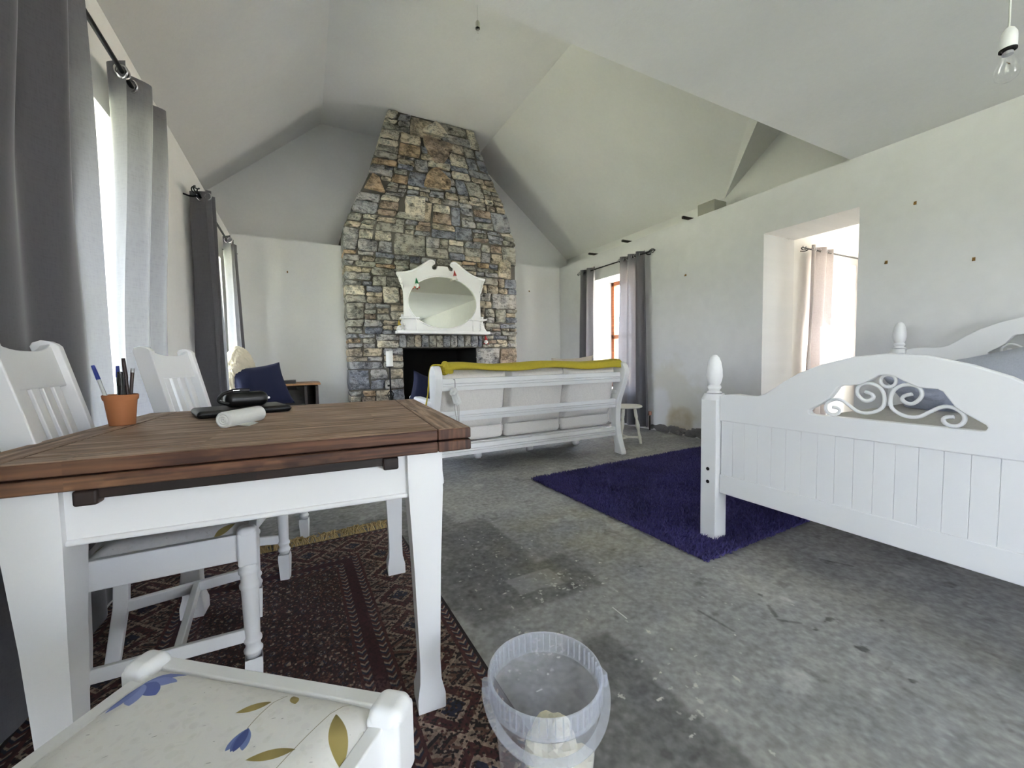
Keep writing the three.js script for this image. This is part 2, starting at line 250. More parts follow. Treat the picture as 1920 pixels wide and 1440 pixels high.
// boxed valley rafter where the two roofs meet
{
  const o = V(4.43, 2.72, -3.14), far = (p) => o.clone().lerp(V(...p), 2.4).toArray(), A = far([3.874, 3.182, -2.489]), B = far([3.87, 3.1, -2.41]), C = far([4.378, 3.182, -2.489]), D = far([4.15, 3.36, -2.45]);
  const g = new THREE.BufferGeometry(), O = o.toArray();
  g.setAttribute('position', new THREE.Float32BufferAttribute([O, B, A, O, C, B, O, D, C, O, A, D, A, B, C, A, C, D].flat(), 3)); g.computeVertexNormals();
  struct('trim_1', uvBox(g), M.plaster, null, 'boxed valley rafter above the doorway wall');
}
// the room behind the doorway
struct('wall_side_room', uvBox(wallZ(-3.36, -2.85, rect(4.47, 8.4, 0, 2.62), [rect(5.75, 6.86, 0.75, 2.14)])), M.plaster);
struct('wall_side_room_end', uvBox(wallX(8.28, 8.43, rect(-3.4, 1.5, 0, 3.9), [rect(-2.0, -0.9, 0.02, 2.2)])), M.plaster);
struct('wall_side_room_near', uvBox(bx(4, 2.7, 0.15, 6.4, 1.35, 0.9, 0)), M.plaster);
struct('ceiling_side_room', uvBox(bx(3.95, 0.08, 4.4, 6.44, 2.66, -1.18, 0)), M.plaster);
struct('trim_2', bx(0.08, 0.24, 4.4, 4.51, 2.54, -1.18, 0), M.plaster, null, 'plaster upstand on the doorway wall');

// windows: painted or timber frames with panes
function windowX(n, x, [z0, z1, y0, y1], mat, label) {
  const w = new THREE.Group(); w.name = 'window_' + n; w.userData = { kind: 'structure', label }; scene.add(w);
  const t = 0.06, d = 0.07, zm = (z0 + z1) / 2, H = y1 - y0, L = z1 - z0, tr = y0 + H * 0.49;
  mesh('window_frame', [bx(d, t, L, x, y0 + t / 2, zm), bx(d, t, L, x, y1 - t / 2, zm), bx(d, H, t, x, (y0 + y1) / 2, z0 + t / 2), bx(d, H, t, x, (y0 + y1) / 2, z1 - t / 2), bx(d, H, t, x, (y0 + y1) / 2, zm), bx(d, t, L, x, tr, zm)].map((g) => uvBox(g)), mat, w);
  for (const [a, b] of [[z0, zm], [zm, z1]]) for (const [c, e] of [[y0, tr], [tr, y1]]) mesh('pane', bx(0.006, e - c - 0.04, b - a - 0.04, x, (c + e) / 2, (a + b) / 2, 0), M.pane, w);
  if (y0 > 0.3) mesh('window_sill', uvBox(bx(0.4, 0.03, L - 0.01, x + (x < 0 ? 0.22 : -0.2), y0 + 0.015, zm, 0.004)), M.white, w);
}
windowX(1, -1.15, WIN.w1, M.white, 'white framed window behind the grey curtains beside the table');
windowX(2, -1.15, WIN.w2, M.white, 'white framed window near the fireplace end of the left wall');
windowX(3, 4.36, WIN.r, M.woodOrange, 'orange timber window behind the sofa');
windowX(4, -1.15, WIN.w0, M.white, 'white framed window on the left wall behind the viewer');
function windowZ(n, z, [x0, x1, y0, y1], mat, label, sill) {
  const w = new THREE.Group(); w.name = 'window_' + n; w.userData = { kind: 'structure', label }; scene.add(w);
  const t = 0.06, d = 0.07, xm = (x0 + x1) / 2, H = y1 - y0, L = x1 - x0;
  mesh('window_frame', [bx(L, t, d, xm, y0 + t / 2, z), bx(L, t, d, xm, y1 - t / 2, z), ...[x0 + t / 2, xm, x1 - t / 2].map((x) => bx(t, H, d, x, (y0 + y1) / 2, z))].map((g) => uvBox(g)), mat, w);
  for (const [a, b] of [[x0, xm], [xm, x1]]) mesh('pane', bx(b - a - 0.04, H - 0.06, 0.006, (a + b) / 2, (y0 + y1) / 2, z, 0), M.pane, w);
  if (sill) mesh('window_sill', bx(L - 0.01, 0.03, 0.4, xm, y0 + 0.015, z + sill * 0.22, 0.004), M.white, w);
}
windowZ(5, -3.29, [5.75, 6.86, 0.75, 2.14], M.white, 'white window of the room behind the doorway', 1);
windowX(7, 8.36, [-2.0, -0.9, 0.02, 2.2], M.white, 'unseen glazed door added to brighten the room behind the doorway');  // unseen opening added to bring more light into the side room
windowZ(6, 4.4, [1.1, 2.6, 0.02, 2.15], M.white, 'wide glazed doors behind the viewer');

// ------------------------------------------------------------ stone chimney breast
{
  const FZ = -5.5, pw = (t) => (y) => { for (let i = 1; i < t.length; i++) if (y <= t[i][0]) return lerp(t[i - 1][1], t[i][1], (y - t[i - 1][0]) / (t[i][0] - t[i - 1][0])); return t[t.length - 1][1]; };
  const xl = pw([[0, 0.515], [2.2, 0.5], [2.59, 0.492], [2.97, 0.655], [3.33, 0.825], [3.77, 0.975], [4.25, 1.12]]), xr = pw([[0, 2.93], [2.6, 2.955], [2.75, 2.925], [3.28, 2.735], [3.61, 2.55], [3.89, 2.425], [4.25, 2.285]]);
  const ch = thing('chimney_breast', 'tapering rubble stone chimney breast with open fireplace on the far wall', 'chimney');
  const ys = [0, 1.12, 1.3, 2.2, 2.59, 2.97, 3.33, 3.77, 4.2], i = 0.02;
  const mort = std(new THREE.Color().setRGB(0.13, 0.12, 0.1), { roughness: 1, bumpMap: fineT, bumpScale: 0.006 });
  const out = [[xl(0) + i, 0], [1.2, 0], [1.2, 1.12], [2.27, 1.12], [2.27, 0], [xr(0) - i, 0], ...ys.slice(1).map((y) => [xr(y) - i, y]), ...ys.slice(1).reverse().map((y) => [xl(y) + i, y])];
  const upper = ys.filter((y) => y > 2.5);
  mesh('core', uvBox(at(ext(shapeOf(out), 0.31), 0, 0, -5.84)), mort, ch);
  mesh('flue_wall', uvBox(at(ext(shapeOf([[xl(2.49) + i, 2.49], [xr(2.49) - i, 2.49], ...upper.map((y) => [xr(y) - i, y]), ...upper.slice().reverse().map((y) => [xl(y) + i, y])]), 0.42), 0, 0, -6.25)), mort, wallGable);
  mesh('firebox', [bx(1.1, 1.15, 0.03, 1.735, 0.57, -6.36, 0), bx(0.03, 1.12, 0.82, 1.19, 0.56, -5.96, 0), bx(0.03, 1.12, 0.82, 2.28, 0.56, -5.96, 0), bx(1.1, 0.03, 0.78, 1.735, 1.13, -5.97, 0), bx(1.1, 0.02, 0.82, 1.735, 0.012, -5.96, 0)], M.soot, wallBack);
  const stoneT = tex(512, 512, (u, v) => { const a = fbm(u, v, 8, 5, 301), b = fbm(u * 0.4, v, 48, 3, 307), c = fbm(u, v, 96, 2, 311); let k = 0.88 + 0.75 * (a - 0.5) + 0.5 * (b - 0.5) + 0.4 * (c - 0.5); k -= 0.2 * smooth(0.62, 0.75, fbm(u, v, 14, 4, 317)); const r = 0.06 * (fbm(u, v, 6, 3, 323) - 0.5); return [k + r, k, k - r * 1.3]; }, { rx: 1.6, ry: 1.6 });
  const hues = [[0.36, 0.36, 0.36], [0.3, 0.31, 0.34], [0.44, 0.42, 0.39], [0.47, 0.4, 0.3], [0.55, 0.47, 0.34], [0.66, 0.6, 0.47], [0.4, 0.31, 0.23], [0.38, 0.36, 0.3], [0.25, 0.26, 0.29], [0.52, 0.38, 0.24], [0.42, 0.4, 0.33]];
  const mats = hues.map((c) => std(new THREE.Color().setRGB(...c.map((x) => Math.min(0.8, x * 1.15))), { map: stoneT, bumpMap: stoneT, bumpScale: 0.011, roughness: 0.95 }));
  const weights = [4, 2.5, 4, 3, 3, 3, 2, 4, 2, 1.2, 4], total = weights.reduce((a, b) => a + b);
  const pick = () => { let t = rnd() * total; for (let k = 0; k < weights.length; k++) if ((t -= weights[k]) < 0) return k; return 0; };
  const list = [];
  function stone(poly, depth = 0.09, hue = pick(), proud = rr(0.0, 0.036)) {
    let cx = 0, cy = 0, A = 0; const n = poly.length; poly.forEach(([x, y], k) => { cx += x / n; cy += y / n; const [p, q] = poly[(k + 1) % n]; A += x * q - p * y; });
    const ring = []; for (let k = 0; k < n; k++) { const [x0, y0] = poly[k], [x1, y1] = poly[(k + 1) % n], L = Math.hypot(x1 - x0, y1 - y0), m = L > 0.16 ? 4 : L > 0.07 ? 3 : 2; for (let j = 0; j < m; j++) { const t = j / m, c = j === 0 ? rr(0.05, 0.22) : 0, e = j === 0 ? 0 : rr(-0.009, 0.003); let x = lerp(x0, x1, t), y = lerp(y0, y1, t); const dx = cx - x, dy = cy - y, d = Math.hypot(dx, dy), s = Math.min(0.5, (c * Math.min(d, 0.09) + 0.004 - e) / d); ring.push([x + dx * s, y + dy * s]); } }
    const pos = [], idx = [], m = ring.length, uv = [], ou = rnd() * 3, ov = rnd() * 3, d0 = Math.sqrt(Math.abs(A) / 2);
    const put = (x, y, z) => { pos.push(x, y, z); uv.push(x + ou, y + ov + z); };
    for (const [x, y] of ring) put(x, y, -depth);
    for (const [x, y] of ring) put(x, y, proud - 0.014 + rr(-0.003, 0.003));
    for (const [x, y] of ring) { const s = Math.min(0.35, 0.013 / Math.hypot(cx - x, cy - y)); put(lerp(x, cx, s), lerp(y, cy, s), proud + rr(-0.007, 0.007)); }
    for (const [x, y] of ring) put(lerp(x, cx, 0.55), lerp(y, cy, 0.55), proud + rr(-0.01, 0.012));
    put(cx, cy, proud + rr(-0.006, 0.014));
    for (let r = 0; r < 3; r++) for (let k = 0; k < m; k++) { const a = r * m + k, b = r * m + (k + 1) % m; idx.push(a, b, b + m, a, b + m, a + m); }
    for (let k = 0; k < m; k++) idx.push(3 * m + k, 3 * m + (k + 1) % m, 4 * m);
    const g = new THREE.BufferGeometry(); g.setAttribute('position', new THREE.Float32BufferAttribute(pos, 3)); g.setAttribute('uv', new THREE.Float32BufferAttribute(uv, 2)); g.setIndex(idx); g.computeVertexNormals();
    list.push({ g, hue, area: Math.abs(A) / 2 * (cy < 0.75 && cx > 0.95 ? 0.02 : 1) });
  }
  const special = [
    [[[1.54, 4.0], [1.9, 3.985], [1.93, 4.03], [1.8, 4.19], [1.72, 4.19], [1.55, 4.05]], 5], [[[1.55, 3.97], [1.98, 3.95], [1.99, 3.86], [1.84, 3.63], [1.7, 3.62], [1.58, 3.8]], 6],
    [[[1.55, 3.29], [1.93, 3.3], [1.96, 3.42], [1.8, 3.57], [1.68, 3.58], [1.58, 3.45]], 9], [[[1.28, 2.84], [1.555, 2.83], [1.57, 3.15], [1.29, 3.14]], 5],
    [[[2.62, 2.16], [2.86, 2.14], [2.85, 2.42], [2.66, 2.44]], 4], [[[0.77, 3.14], [1.05, 3.12], [0.98, 3.32], [0.88, 3.36]], 9],
  ];
  const inside = (x, y, p) => { let c = false; for (let a = 0, b = p.length - 1; a < p.length; b = a++) if ((p[a][1] > y) !== (p[b][1] > y) && x < (p[b][0] - p[a][0]) * (y - p[a][1]) / (p[b][1] - p[a][1]) + p[a][0]) c = !c; return c; };
  for (const [p, h] of special) stone(p, 0.06, h, 0.042);
  function cell(L0, R0, y0, L1, R1, y1, deep) { // quad with its own left and right edges below and above
    const cx = (L0 + R0 + L1 + R1) / 4, cy = (y0 + y1) / 2; const half = (p) => { let a = 0, b = 0; p.forEach(([x, y]) => { a += x / p.length; b += y / p.length; }); return p.map(([x, y]) => [lerp(x, a, 0.3), lerp(y, b, 0.3)]); }; if (special.some(([p]) => [[L0, y0], [R0, y0], [R1, y1], [L1, y1]].every(([x, y]) => inside(lerp(x, cx, 0.25), lerp(y, cy, 0.25), p)) || inside(cx, cy, half(p)))) return;
    const j = () => rr(-0.013, 0.013); stone([[L0 + (deep ? 0 : j()), y0 + j() * 0.6], [R0 + j(), y0 + j() * 0.6], [R1 + j(), y1 + j() * 0.6], [L1 + (deep ? 0 : j()), y1 + j() * 0.6]], deep ? 0.32 : 0.06);
  }
  function course(y0, y1, fl, fr, deepL) {
    const H = y1 - y0, f = (t, y) => lerp(fl(y), fr(y), t), W = fr((y0 + y1) / 2) - fl((y0 + y1) / 2); let t = 0;
    while (t < 0.999) {
      let w = rr(0.14, 0.44) / W, e = t + w; if (1 - e < 0.13 / W) e = 1;
      const k = rnd() < 0.16 ? 1 : H > 0.17 && rnd() < 0.5 ? 3 : 2, cuts = [0]; for (let a = 1; a < k; a++) cuts.push((a + rr(-0.22, 0.22)) / k); cuts.push(1);
      for (let a = 0; a < k; a++) {
        const a0 = y0 + H * cuts[a], a1 = y0 + H * cuts[a + 1], wm = (e - t) * W, m = wm / (a1 - a0) > 4.5 || (wm > 0.3 && rnd() < 0.5) ? 2 : 1, sp = m === 2 ? [t, lerp(t, e, rr(0.35, 0.65)), e] : [t, e];
        for (let b = 0; b < m; b++) cell(f(sp[b], a0), f(sp[b + 1], a0), a0, f(sp[b], a1), f(sp[b + 1], a1), a1, deepL && sp[b] === 0);
      }
      t = e;
    }
  }
  const bands = (a, b, fn) => { let y = a; while (y < b - 0.001) { let h = rr(0.15, 0.29); if (b - y - h < 0.13) h = b - y; fn(y, y + h); y += h; } };
  bands(0, 1.12, (a, b) => { course(a, b, xl, () => 1.2, true); course(a, b, () => 2.27, xr, false); });
  course(1.12, 1.3, xl, () => 1.15, true); course(1.12, 1.3, () => 2.36, xr, false);
  for (let k = 0, x = 1.15; k < 12; k++) { const w = (2.36 - 1.15) / 12 * (k === 11 ? 1 : rr(0.9, 1.1)), e = k === 11 ? 2.36 : x + w; stone([[x, 1.122], [e, 1.122], [e, 1.3], [x, 1.3]], 0.3, [0, 7, 3, 0, 7, 10, 0, 2, 0, 7, 0, 8][k], 0.02); x = e; }
  bands(1.3, COLLAR - 0.005, (a, b) => course(a, b, xl, xr, true));
  list.sort((a, b) => b.area - a.area);
  list.forEach(({ g }) => g.translate(0, 0, FZ - 0.02));
  for (const { g, hue } of list.slice(0, 300)) mesh('stone', prep(g), mats[hue], ch);
  const rest = list.slice(300).map(({ g, hue }) => { g = prep(g); const c = new Float32Array(g.attributes.position.count * 3); for (let k = 0; k < c.length; k++) c[k] = Math.min(0.8, hues[hue][k % 3] * 1.15); g.setAttribute('color', new THREE.BufferAttribute(c, 3)); return g; });
  if (rest.length) { const m = new THREE.Mesh(mergeGeometries(rest), std(0xffffff, { vertexColors: true, map: stoneT, bumpMap: stoneT, bumpScale: 0.011, roughness: 0.95 })); m.name = 'small_stones'; m.castShadow = m.receiveShadow = true; m.userData.kind = 'stuff'; ch.add(m); }
  console.log('stones', list.length);
}
// ------------------------------------------------------------ rugs
{ // red-brown patterned rug under the table
  const W = 1.15, L = 2.9, th = 0.008;
  const map = tex(1024, 2048, (u, v) => {
    const wx = 0.004 * (fbm(u, v * 2, 90, 2, 431) - 0.5), x = u * W + wx, y = v * L + 0.006 * (fbm(u, v * 2, 70, 2, 433) - 0.5), ex = Math.min(x, W - x), ey = Math.min(y, L - y), e = Math.min(ex, ey), along = ex < ey ? y : x; // distance from the edge, distance along it
    const n = fbm(u, v * 2, 200, 2, 401), m = fbm(u, v * 2, 12, 3, 409); let c;
    const red = [0.19, 0.09, 0.085], dk = [0.085, 0.06, 0.06], nv = [0.09, 0.09, 0.14], be = [0.5, 0.41, 0.35], br = [0.27, 0.17, 0.14];
    const chev = (d, w) => { const t = wrap(along + Math.abs(d - w / 2) * 1.1, 0.03) / 0.03; return t < 0.28 ? be : t < 0.6 ? nv : red; };
    if (e < 0.012) c = dk; else if (e < 0.038) c = chev(e - 0.012, 0.026); else if (e < 0.05) c = red;
    else if (e < 0.235) { // wide border of stepped lozenges
      const a = wrap(along, 0.2) / 0.2 - 0.5, b = (e - 0.1425) / 0.185, q = Math.floor((Math.abs(a) + Math.abs(b)) * 11) / 11, r = Math.floor(Math.abs(wrap(a * 2 + 0.5, 1) - 0.5) * 9 + Math.abs(b) * 9);
      c = q < 0.16 ? nv : q < 0.26 ? be : q < 0.4 ? red : q < 0.48 ? be : r % 3 === 0 ? dk : r % 3 === 1 ? [0.42, 0.34, 0.29] : br; const kn = hash(Math.floor(along / 0.006), Math.floor(e / 0.006), 3); if (kn < 0.16) c = dk; else if (kn < 0.22) c = br; else if (kn < 0.26) c = red; else if (kn > 0.96) c = [0.42, 0.35, 0.3];
    } else if (e < 0.245) c = red; else if (e < 0.27) c = chev(e - 0.245, 0.025); else if (e < 0.31) c = [0.15, 0.065, 0.075]; else if (e < 0.335) c = chev(e - 0.31, 0.025); else if (e < 0.345) c = red;
    else { // field of small flowers
      const g = 0.0055, i = Math.floor(x / g), j = Math.floor(y / (g * 1.3)), k = hash(i, j, 7), fx = wrap(x, 0.046) / 0.046 - 0.5, fy = wrap(y + (Math.floor(x / 0.046) % 2) * 0.025, 0.05) / 0.05 - 0.5, d = Math.abs(fx) + Math.abs(fy) + 0.25 * (k - 0.5);
      c = mixc(red, dk, m); c = d < 0.16 ? be : d < 0.3 ? nv : d < 0.4 ? br : k < 0.12 ? be : k < 0.3 ? [0.33, 0.2, 0.17] : k < 0.5 ? dk : c;
      if (hash(i, j, 17) < 0.35) c = mixc(red, dk, hash(i, j, 19));
    }
    const wear = smooth(0.55, 0.7, fbm(u, v * 2, 7, 4, 421)) * 0.22; c = mixc(c, [0.42, 0.34, 0.31], wear * smooth(0.4, 0.6, n));
    return c.map((k) => Math.pow(k, 0.72) * (0.9 + 0.5 * (n - 0.4)));
  });
  const r = thing('patterned_rug', 'dark red patterned rug with tan fringe under the table', 'rug', [-0.115, 0, -0.83], THREE.MathUtils.degToRad(1.3));
  const g = uvBox(bx(W, th, L, 0, th / 2, 0, 0.003)), uv = g.attributes.uv; for (let i = 0; i < uv.count; i++) uv.setXY(i, uv.getX(i) / W + 0.5, uv.getY(i) / L + 0.5);
  mesh('carpet', g, std(0xffffff, { map, roughness: 1, bumpMap: fineT, bumpScale: 0.002 }), r);
  const fr = []; for (let i = 0; i < 260; i++) { const x = -W / 2 + W * (i + rnd()) / 260, l = rr(0.06, 0.14), s = rr(-0.08, 0.08), z = -L / 2; fr.push(tube([[x, 0.006, z + 0.004], [x + s * 0.3, 0.016 + rr(0, 0.02), z - l * 0.35], [x + s * 0.8, 0.006 + rr(0, 0.01), z - l * 0.7], [x + s, 0.004, z - l]], 0.003, 7, 4)); }
  const f = mesh('fringe', fr, std(0xc0a878, { roughness: 1 }), r); f.userData.kind = 'stuff';
}
{ // navy shaggy rug
  const x0 = 1.55, x1 = 3.55, z0 = -2.7, z1 = -1.2, r = thing('shaggy_rug', 'dark navy blue shaggy rug on the concrete between sofa and bed', 'rug', [(x0 + x1) / 2, 0, (z0 + z1) / 2], THREE.MathUtils.degToRad(1.6));
  const W = x1 - x0, L = z1 - z0, col = new THREE.Color().setRGB(0.042, 0.034, 0.125);
  const navy = std(col, { roughness: 1 });
  mesh('backing', bx(W - 0.02, 0.012, L - 0.02, 0, 0.007, 0, 0.004), navy, r);
  const blade = new THREE.ConeGeometry(0.006, 0.025, 3, 1); blade.translate(0, 0.0125, 0);
  const n = 56000, im = new THREE.InstancedMesh(blade, std(0xffffff, { roughness: 1 }), n), m = new THREE.Matrix4(), q = new THREE.Quaternion(), c = new THREE.Color();
  for (let i = 0; i < n; i++) {
    const x = rr(-W / 2, W / 2), z = rr(-L / 2, L / 2), f = PN.noise(x * 4, z * 4, 1), h = PN.noise(x * 11, z * 11, 5);
    q.setFromEuler(new THREE.Euler(f * 1.3 + rr(-0.7, 0.7), rr(0, 6), h * 1.1 + rr(-0.7, 0.7))); m.compose(V(x, 0.008, z), q, V(1, rr(0.6, 1.1), 1)); im.setMatrixAt(i, m); im.setColorAt(i, c.copy(col).multiplyScalar(0.75 + 0.7 * rnd() + 0.5 * f));
  }
  im.name = 'pile'; im.userData.kind = 'stuff'; im.castShadow = im.receiveShadow = true; r.add(im);
}
// ------------------------------------------------------------ table
{
  const L = 0.955, D = 0.885, t = thing('draw_leaf_table', 'brown topped draw-leaf table with white painted legs', 'table', [-0.0666, 0, -1.4414], THREE.MathUtils.degToRad(-4.5));
  const T = 0.76, h = 0.027, ew = 0.085, fw = 0.07;
  const leaf = (y, top) => {
    const P = top ? M.woodTop : M.woodEdge;
    for (const s of [-1, 1]) { const e = mesh(top ? 'end_board' : 'leaf_end_board', uvBox(bx(ew, h, D, s * (L - ew) / 2, y, 0, 0.004, 2), 1, true, s), M.woodEdge, t); if (top) mesh('worn_face', uvBox(bx(ew - 0.006, 0.002, D - 0.006, s * (L - ew) / 2, y + h / 2, 0, 0.0008), 1, true, s), P, e); }
    for (const s of [-1, 1]) { const e = mesh(top ? 'edge_board' : 'leaf_edge_board', uvBox(bx(L - 2 * ew - 0.001, h, fw, 0, y, s * (D - fw) / 2, 0.004, 2), 1, false, s * 0.3, s), M.woodEdge, t); if (top) mesh('worn_face', uvBox(bx(L - 2 * ew - 0.002, 0.002, fw - 0.006, 0, y + h / 2, s * (D - fw) / 2, 0.0008), 1, false, s * 0.3, s), P, e); }
    const n = top ? 4 : 2, w = (D - 2 * fw - 0.004) / n; for (let i = 0; i < n; i++) mesh(top ? 'plank' : 'leaf_plank', uvBox(bx(L - 2 * ew - 0.004, h - 0.002, w - 0.0015, 0, y + (top ? 0.002 : 0) - (i === 1 ? 0.001 : 0), -D / 2 + fw + 0.002 + w * (i + 0.5), 0.0015), 1, false, i * 0.37, i * 0.21), P, t);
  };
  leaf(T - h / 2, true); leaf(T - h * 1.5 - 0.003, false);
  const lx = 0.363, lz = 0.375, y1 = T - 2 * h - 0.004;
  const sec = [[0, 0.031], [0.012, 0.036], [0.05, 0.036], [0.085, 0.028], [0.14, 0.0265], [0.4, 0.034], [0.6, 0.043], [y1, 0.0435]];
  for (const sx of [-1, 1]) for (const sz of [-1, 1]) { // tapering square leg with a spade foot
    const g = toCreasedNormals(grid(4, sec.length - 1, (u, v) => { const [y, r] = sec[Math.round(v * (sec.length - 1))], k = Math.round(u * 4) % 4, o = 0.0435 - r; return [sx * lx + [1, 1, -1, -1][k] * r, y, sz * lz + [-1, 1, 1, -1][k] * -r]; }), 0.6);
    mesh('leg', [g, bx(0.086, 0.002, 0.086, sx * lx, y1, sz * lz, 0), bx(0.06, 0.002, 0.06, sx * lx, 0.0012, sz * lz, 0)], M.white, t).material = M.whiteTwo ??= Object.assign(M.white.clone(), { side: THREE.DoubleSide });
  }
  for (const s of [-1, 1]) { mesh('apron', bx(2 * lx - 0.08, 0.105, 0.022, 0, y1 - 0.0525, s * (lz + 0.018), 0.002), M.white, t); mesh('bead', bx(2 * lx - 0.08, 0.012, 0.03, 0, y1 - 0.107, s * (lz + 0.02), 0.005, 2), M.white, t); mesh('apron', bx(0.022, 0.105, 2 * lz - 0.08, s * (lx + 0.018), y1 - 0.0525, 0, 0.002), M.white, t); }
  for (const s of [-1, 1]) { mesh('runner', uvBox(bx(0.55, 0.02, 0.02, 0.0, y1 - 0.011, s * (lz + 0.042), 0.002)), M.woodDark, t); for (const x of [-0.276, 0.278]) mesh('runner_stop', uvBox(bx(0.036, 0.03, 0.03, x, y1 - 0.016, s * (lz + 0.046), 0.005, 2)), M.woodDark, t); }
}
// ------------------------------------------------------------ floral dining chairs
let floral;
{
  const c = document.createElement('canvas'); c.width = c.height = 1024; const g = c.getContext('2d');
  const P = (x, z) => [(x + 0.21) / 0.42 * 1024, (z + 0.175) / 0.4 * 1024], K = 1024 / 0.41;
  g.fillStyle = '#e6e4e0'; g.fillRect(0, 0, 1024, 1024);
  for (let i = 0; i < 2600; i++) { g.fillStyle = `rgba(${rnd() < 0.5 ? '150,146,138' : '240,238,230'},${rr(0.02, 0.07)})`; g.beginPath(); g.ellipse(rnd() * 1024, rnd() * 1024, rr(2, 16), rr(2, 16), rnd() * 3, 0, 7); g.fill(); }
  for (let i = 0; i < 150; i++) { g.fillStyle = `rgba(70,68,70,${rr(0.1, 0.45)})`; const a = rnd() * 1024, b = rnd() * 1024; g.beginPath(); g.ellipse(a, b, rr(1, 7), rr(0.6, 1.6), -0.6 + rr(-0.3, 0.3), 0, 7); g.fill(); }
  const stem = (a, b, m) => { g.strokeStyle = 'rgba(120,112,85,0.75)'; g.lineWidth = 2.2; g.beginPath(); g.moveTo(...P(...a)); g.quadraticCurveTo(...P(...m), ...P(...b)); g.stroke(); };
  const leaf = (a, b, w) => { const [x0, y0] = P(...a), [x1, y1] = P(...b), dx = (y1 - y0) * w, dy = -(x1 - x0) * w, mx = (x0 + x1) / 2, my = (y0 + y1) / 2; const f = g.createLinearGradient(x0, y0, x1, y1); f.addColorStop(0, '#7c6f42'); f.addColorStop(0.5, '#a3925a'); f.addColorStop(1, '#96884f'); g.fillStyle = f; g.beginPath(); g.moveTo(x0, y0); g.quadraticCurveTo(mx + dx, my + dy, x1, y1); g.quadraticCurveTo(mx - dx, my - dy, x0, y0); g.fill(); };
  const petal = (x, z, a, l, w, col) => { const [px, py] = P(x, z); g.save(); g.translate(px, py); g.rotate(a); g.fillStyle = col; g.beginPath(); g.moveTo(0, 0); g.bezierCurveTo(l * 0.3 * K, -w * K, l * 0.8 * K, -w * K, l * K, 0); g.bezierCurveTo(l * 0.8 * K, w * K, l * 0.3 * K, w * K, 0, 0); g.fill(); g.restore(); };
  for (const [ox, oz] of [[0, 0], [0.09, -0.2], [-0.04, -0.3]]) {
    stem([-0.125 + ox, 0.107 + oz], [-0.146 + ox, 0.195 + oz], [-0.13 + ox, 0.15 + oz]); stem([-0.05 + ox, 0.12 + oz], [-0.055 + ox, 0.18 + oz], [-0.045 + ox, 0.15 + oz]); stem([-0.125 + ox, 0.107 + oz], [-0.12 + ox, 0.03 + oz], [-0.12 + ox, 0.07 + oz]);
    leaf([-0.047 + ox, 0.161 + oz], [-0.016 + ox, 0.136 + oz], 0.3); leaf([-0.062 + ox, 0.183 + oz], [-0.079 + ox, 0.166 + oz], 0.45); leaf([-0.143 + ox, 0.162 + oz], [-0.183 + ox, 0.114 + oz], 0.34); leaf([-0.127 + ox, 0.11 + oz], [-0.082 + ox, 0.086 + oz], 0.26);
    for (const [a, col] of [[2.2, '#6f7fb4'], [2.0, '#5a69a2'], [1.6, '#7788bd'], [1.9, '#48568f']]) petal(-0.051 + ox, 0.121 + oz, a - 3.75, 0.032, 0.007, col);
  }
  for (let k = 0; k < 6; k++) petal(0.168, 0.158, 2.4 + k * 0.55, 0.05, 0.014, ['#7a87c4', '#8b97cf', '#6673b6', '#8f9bd2', '#7f8cc9', '#6a78ba'][k]);
  for (let k = 0; k < 5; k++) petal(0.02, -0.08, k * 1.26, 0.04, 0.012, '#7a87c0');
  floral = new THREE.CanvasTexture(c); floral.colorSpace = THREE.SRGBColorSpace; floral.flipY = false;
}
const seatMat = std(0xffffff, { map: floral, roughness: 0.85 });
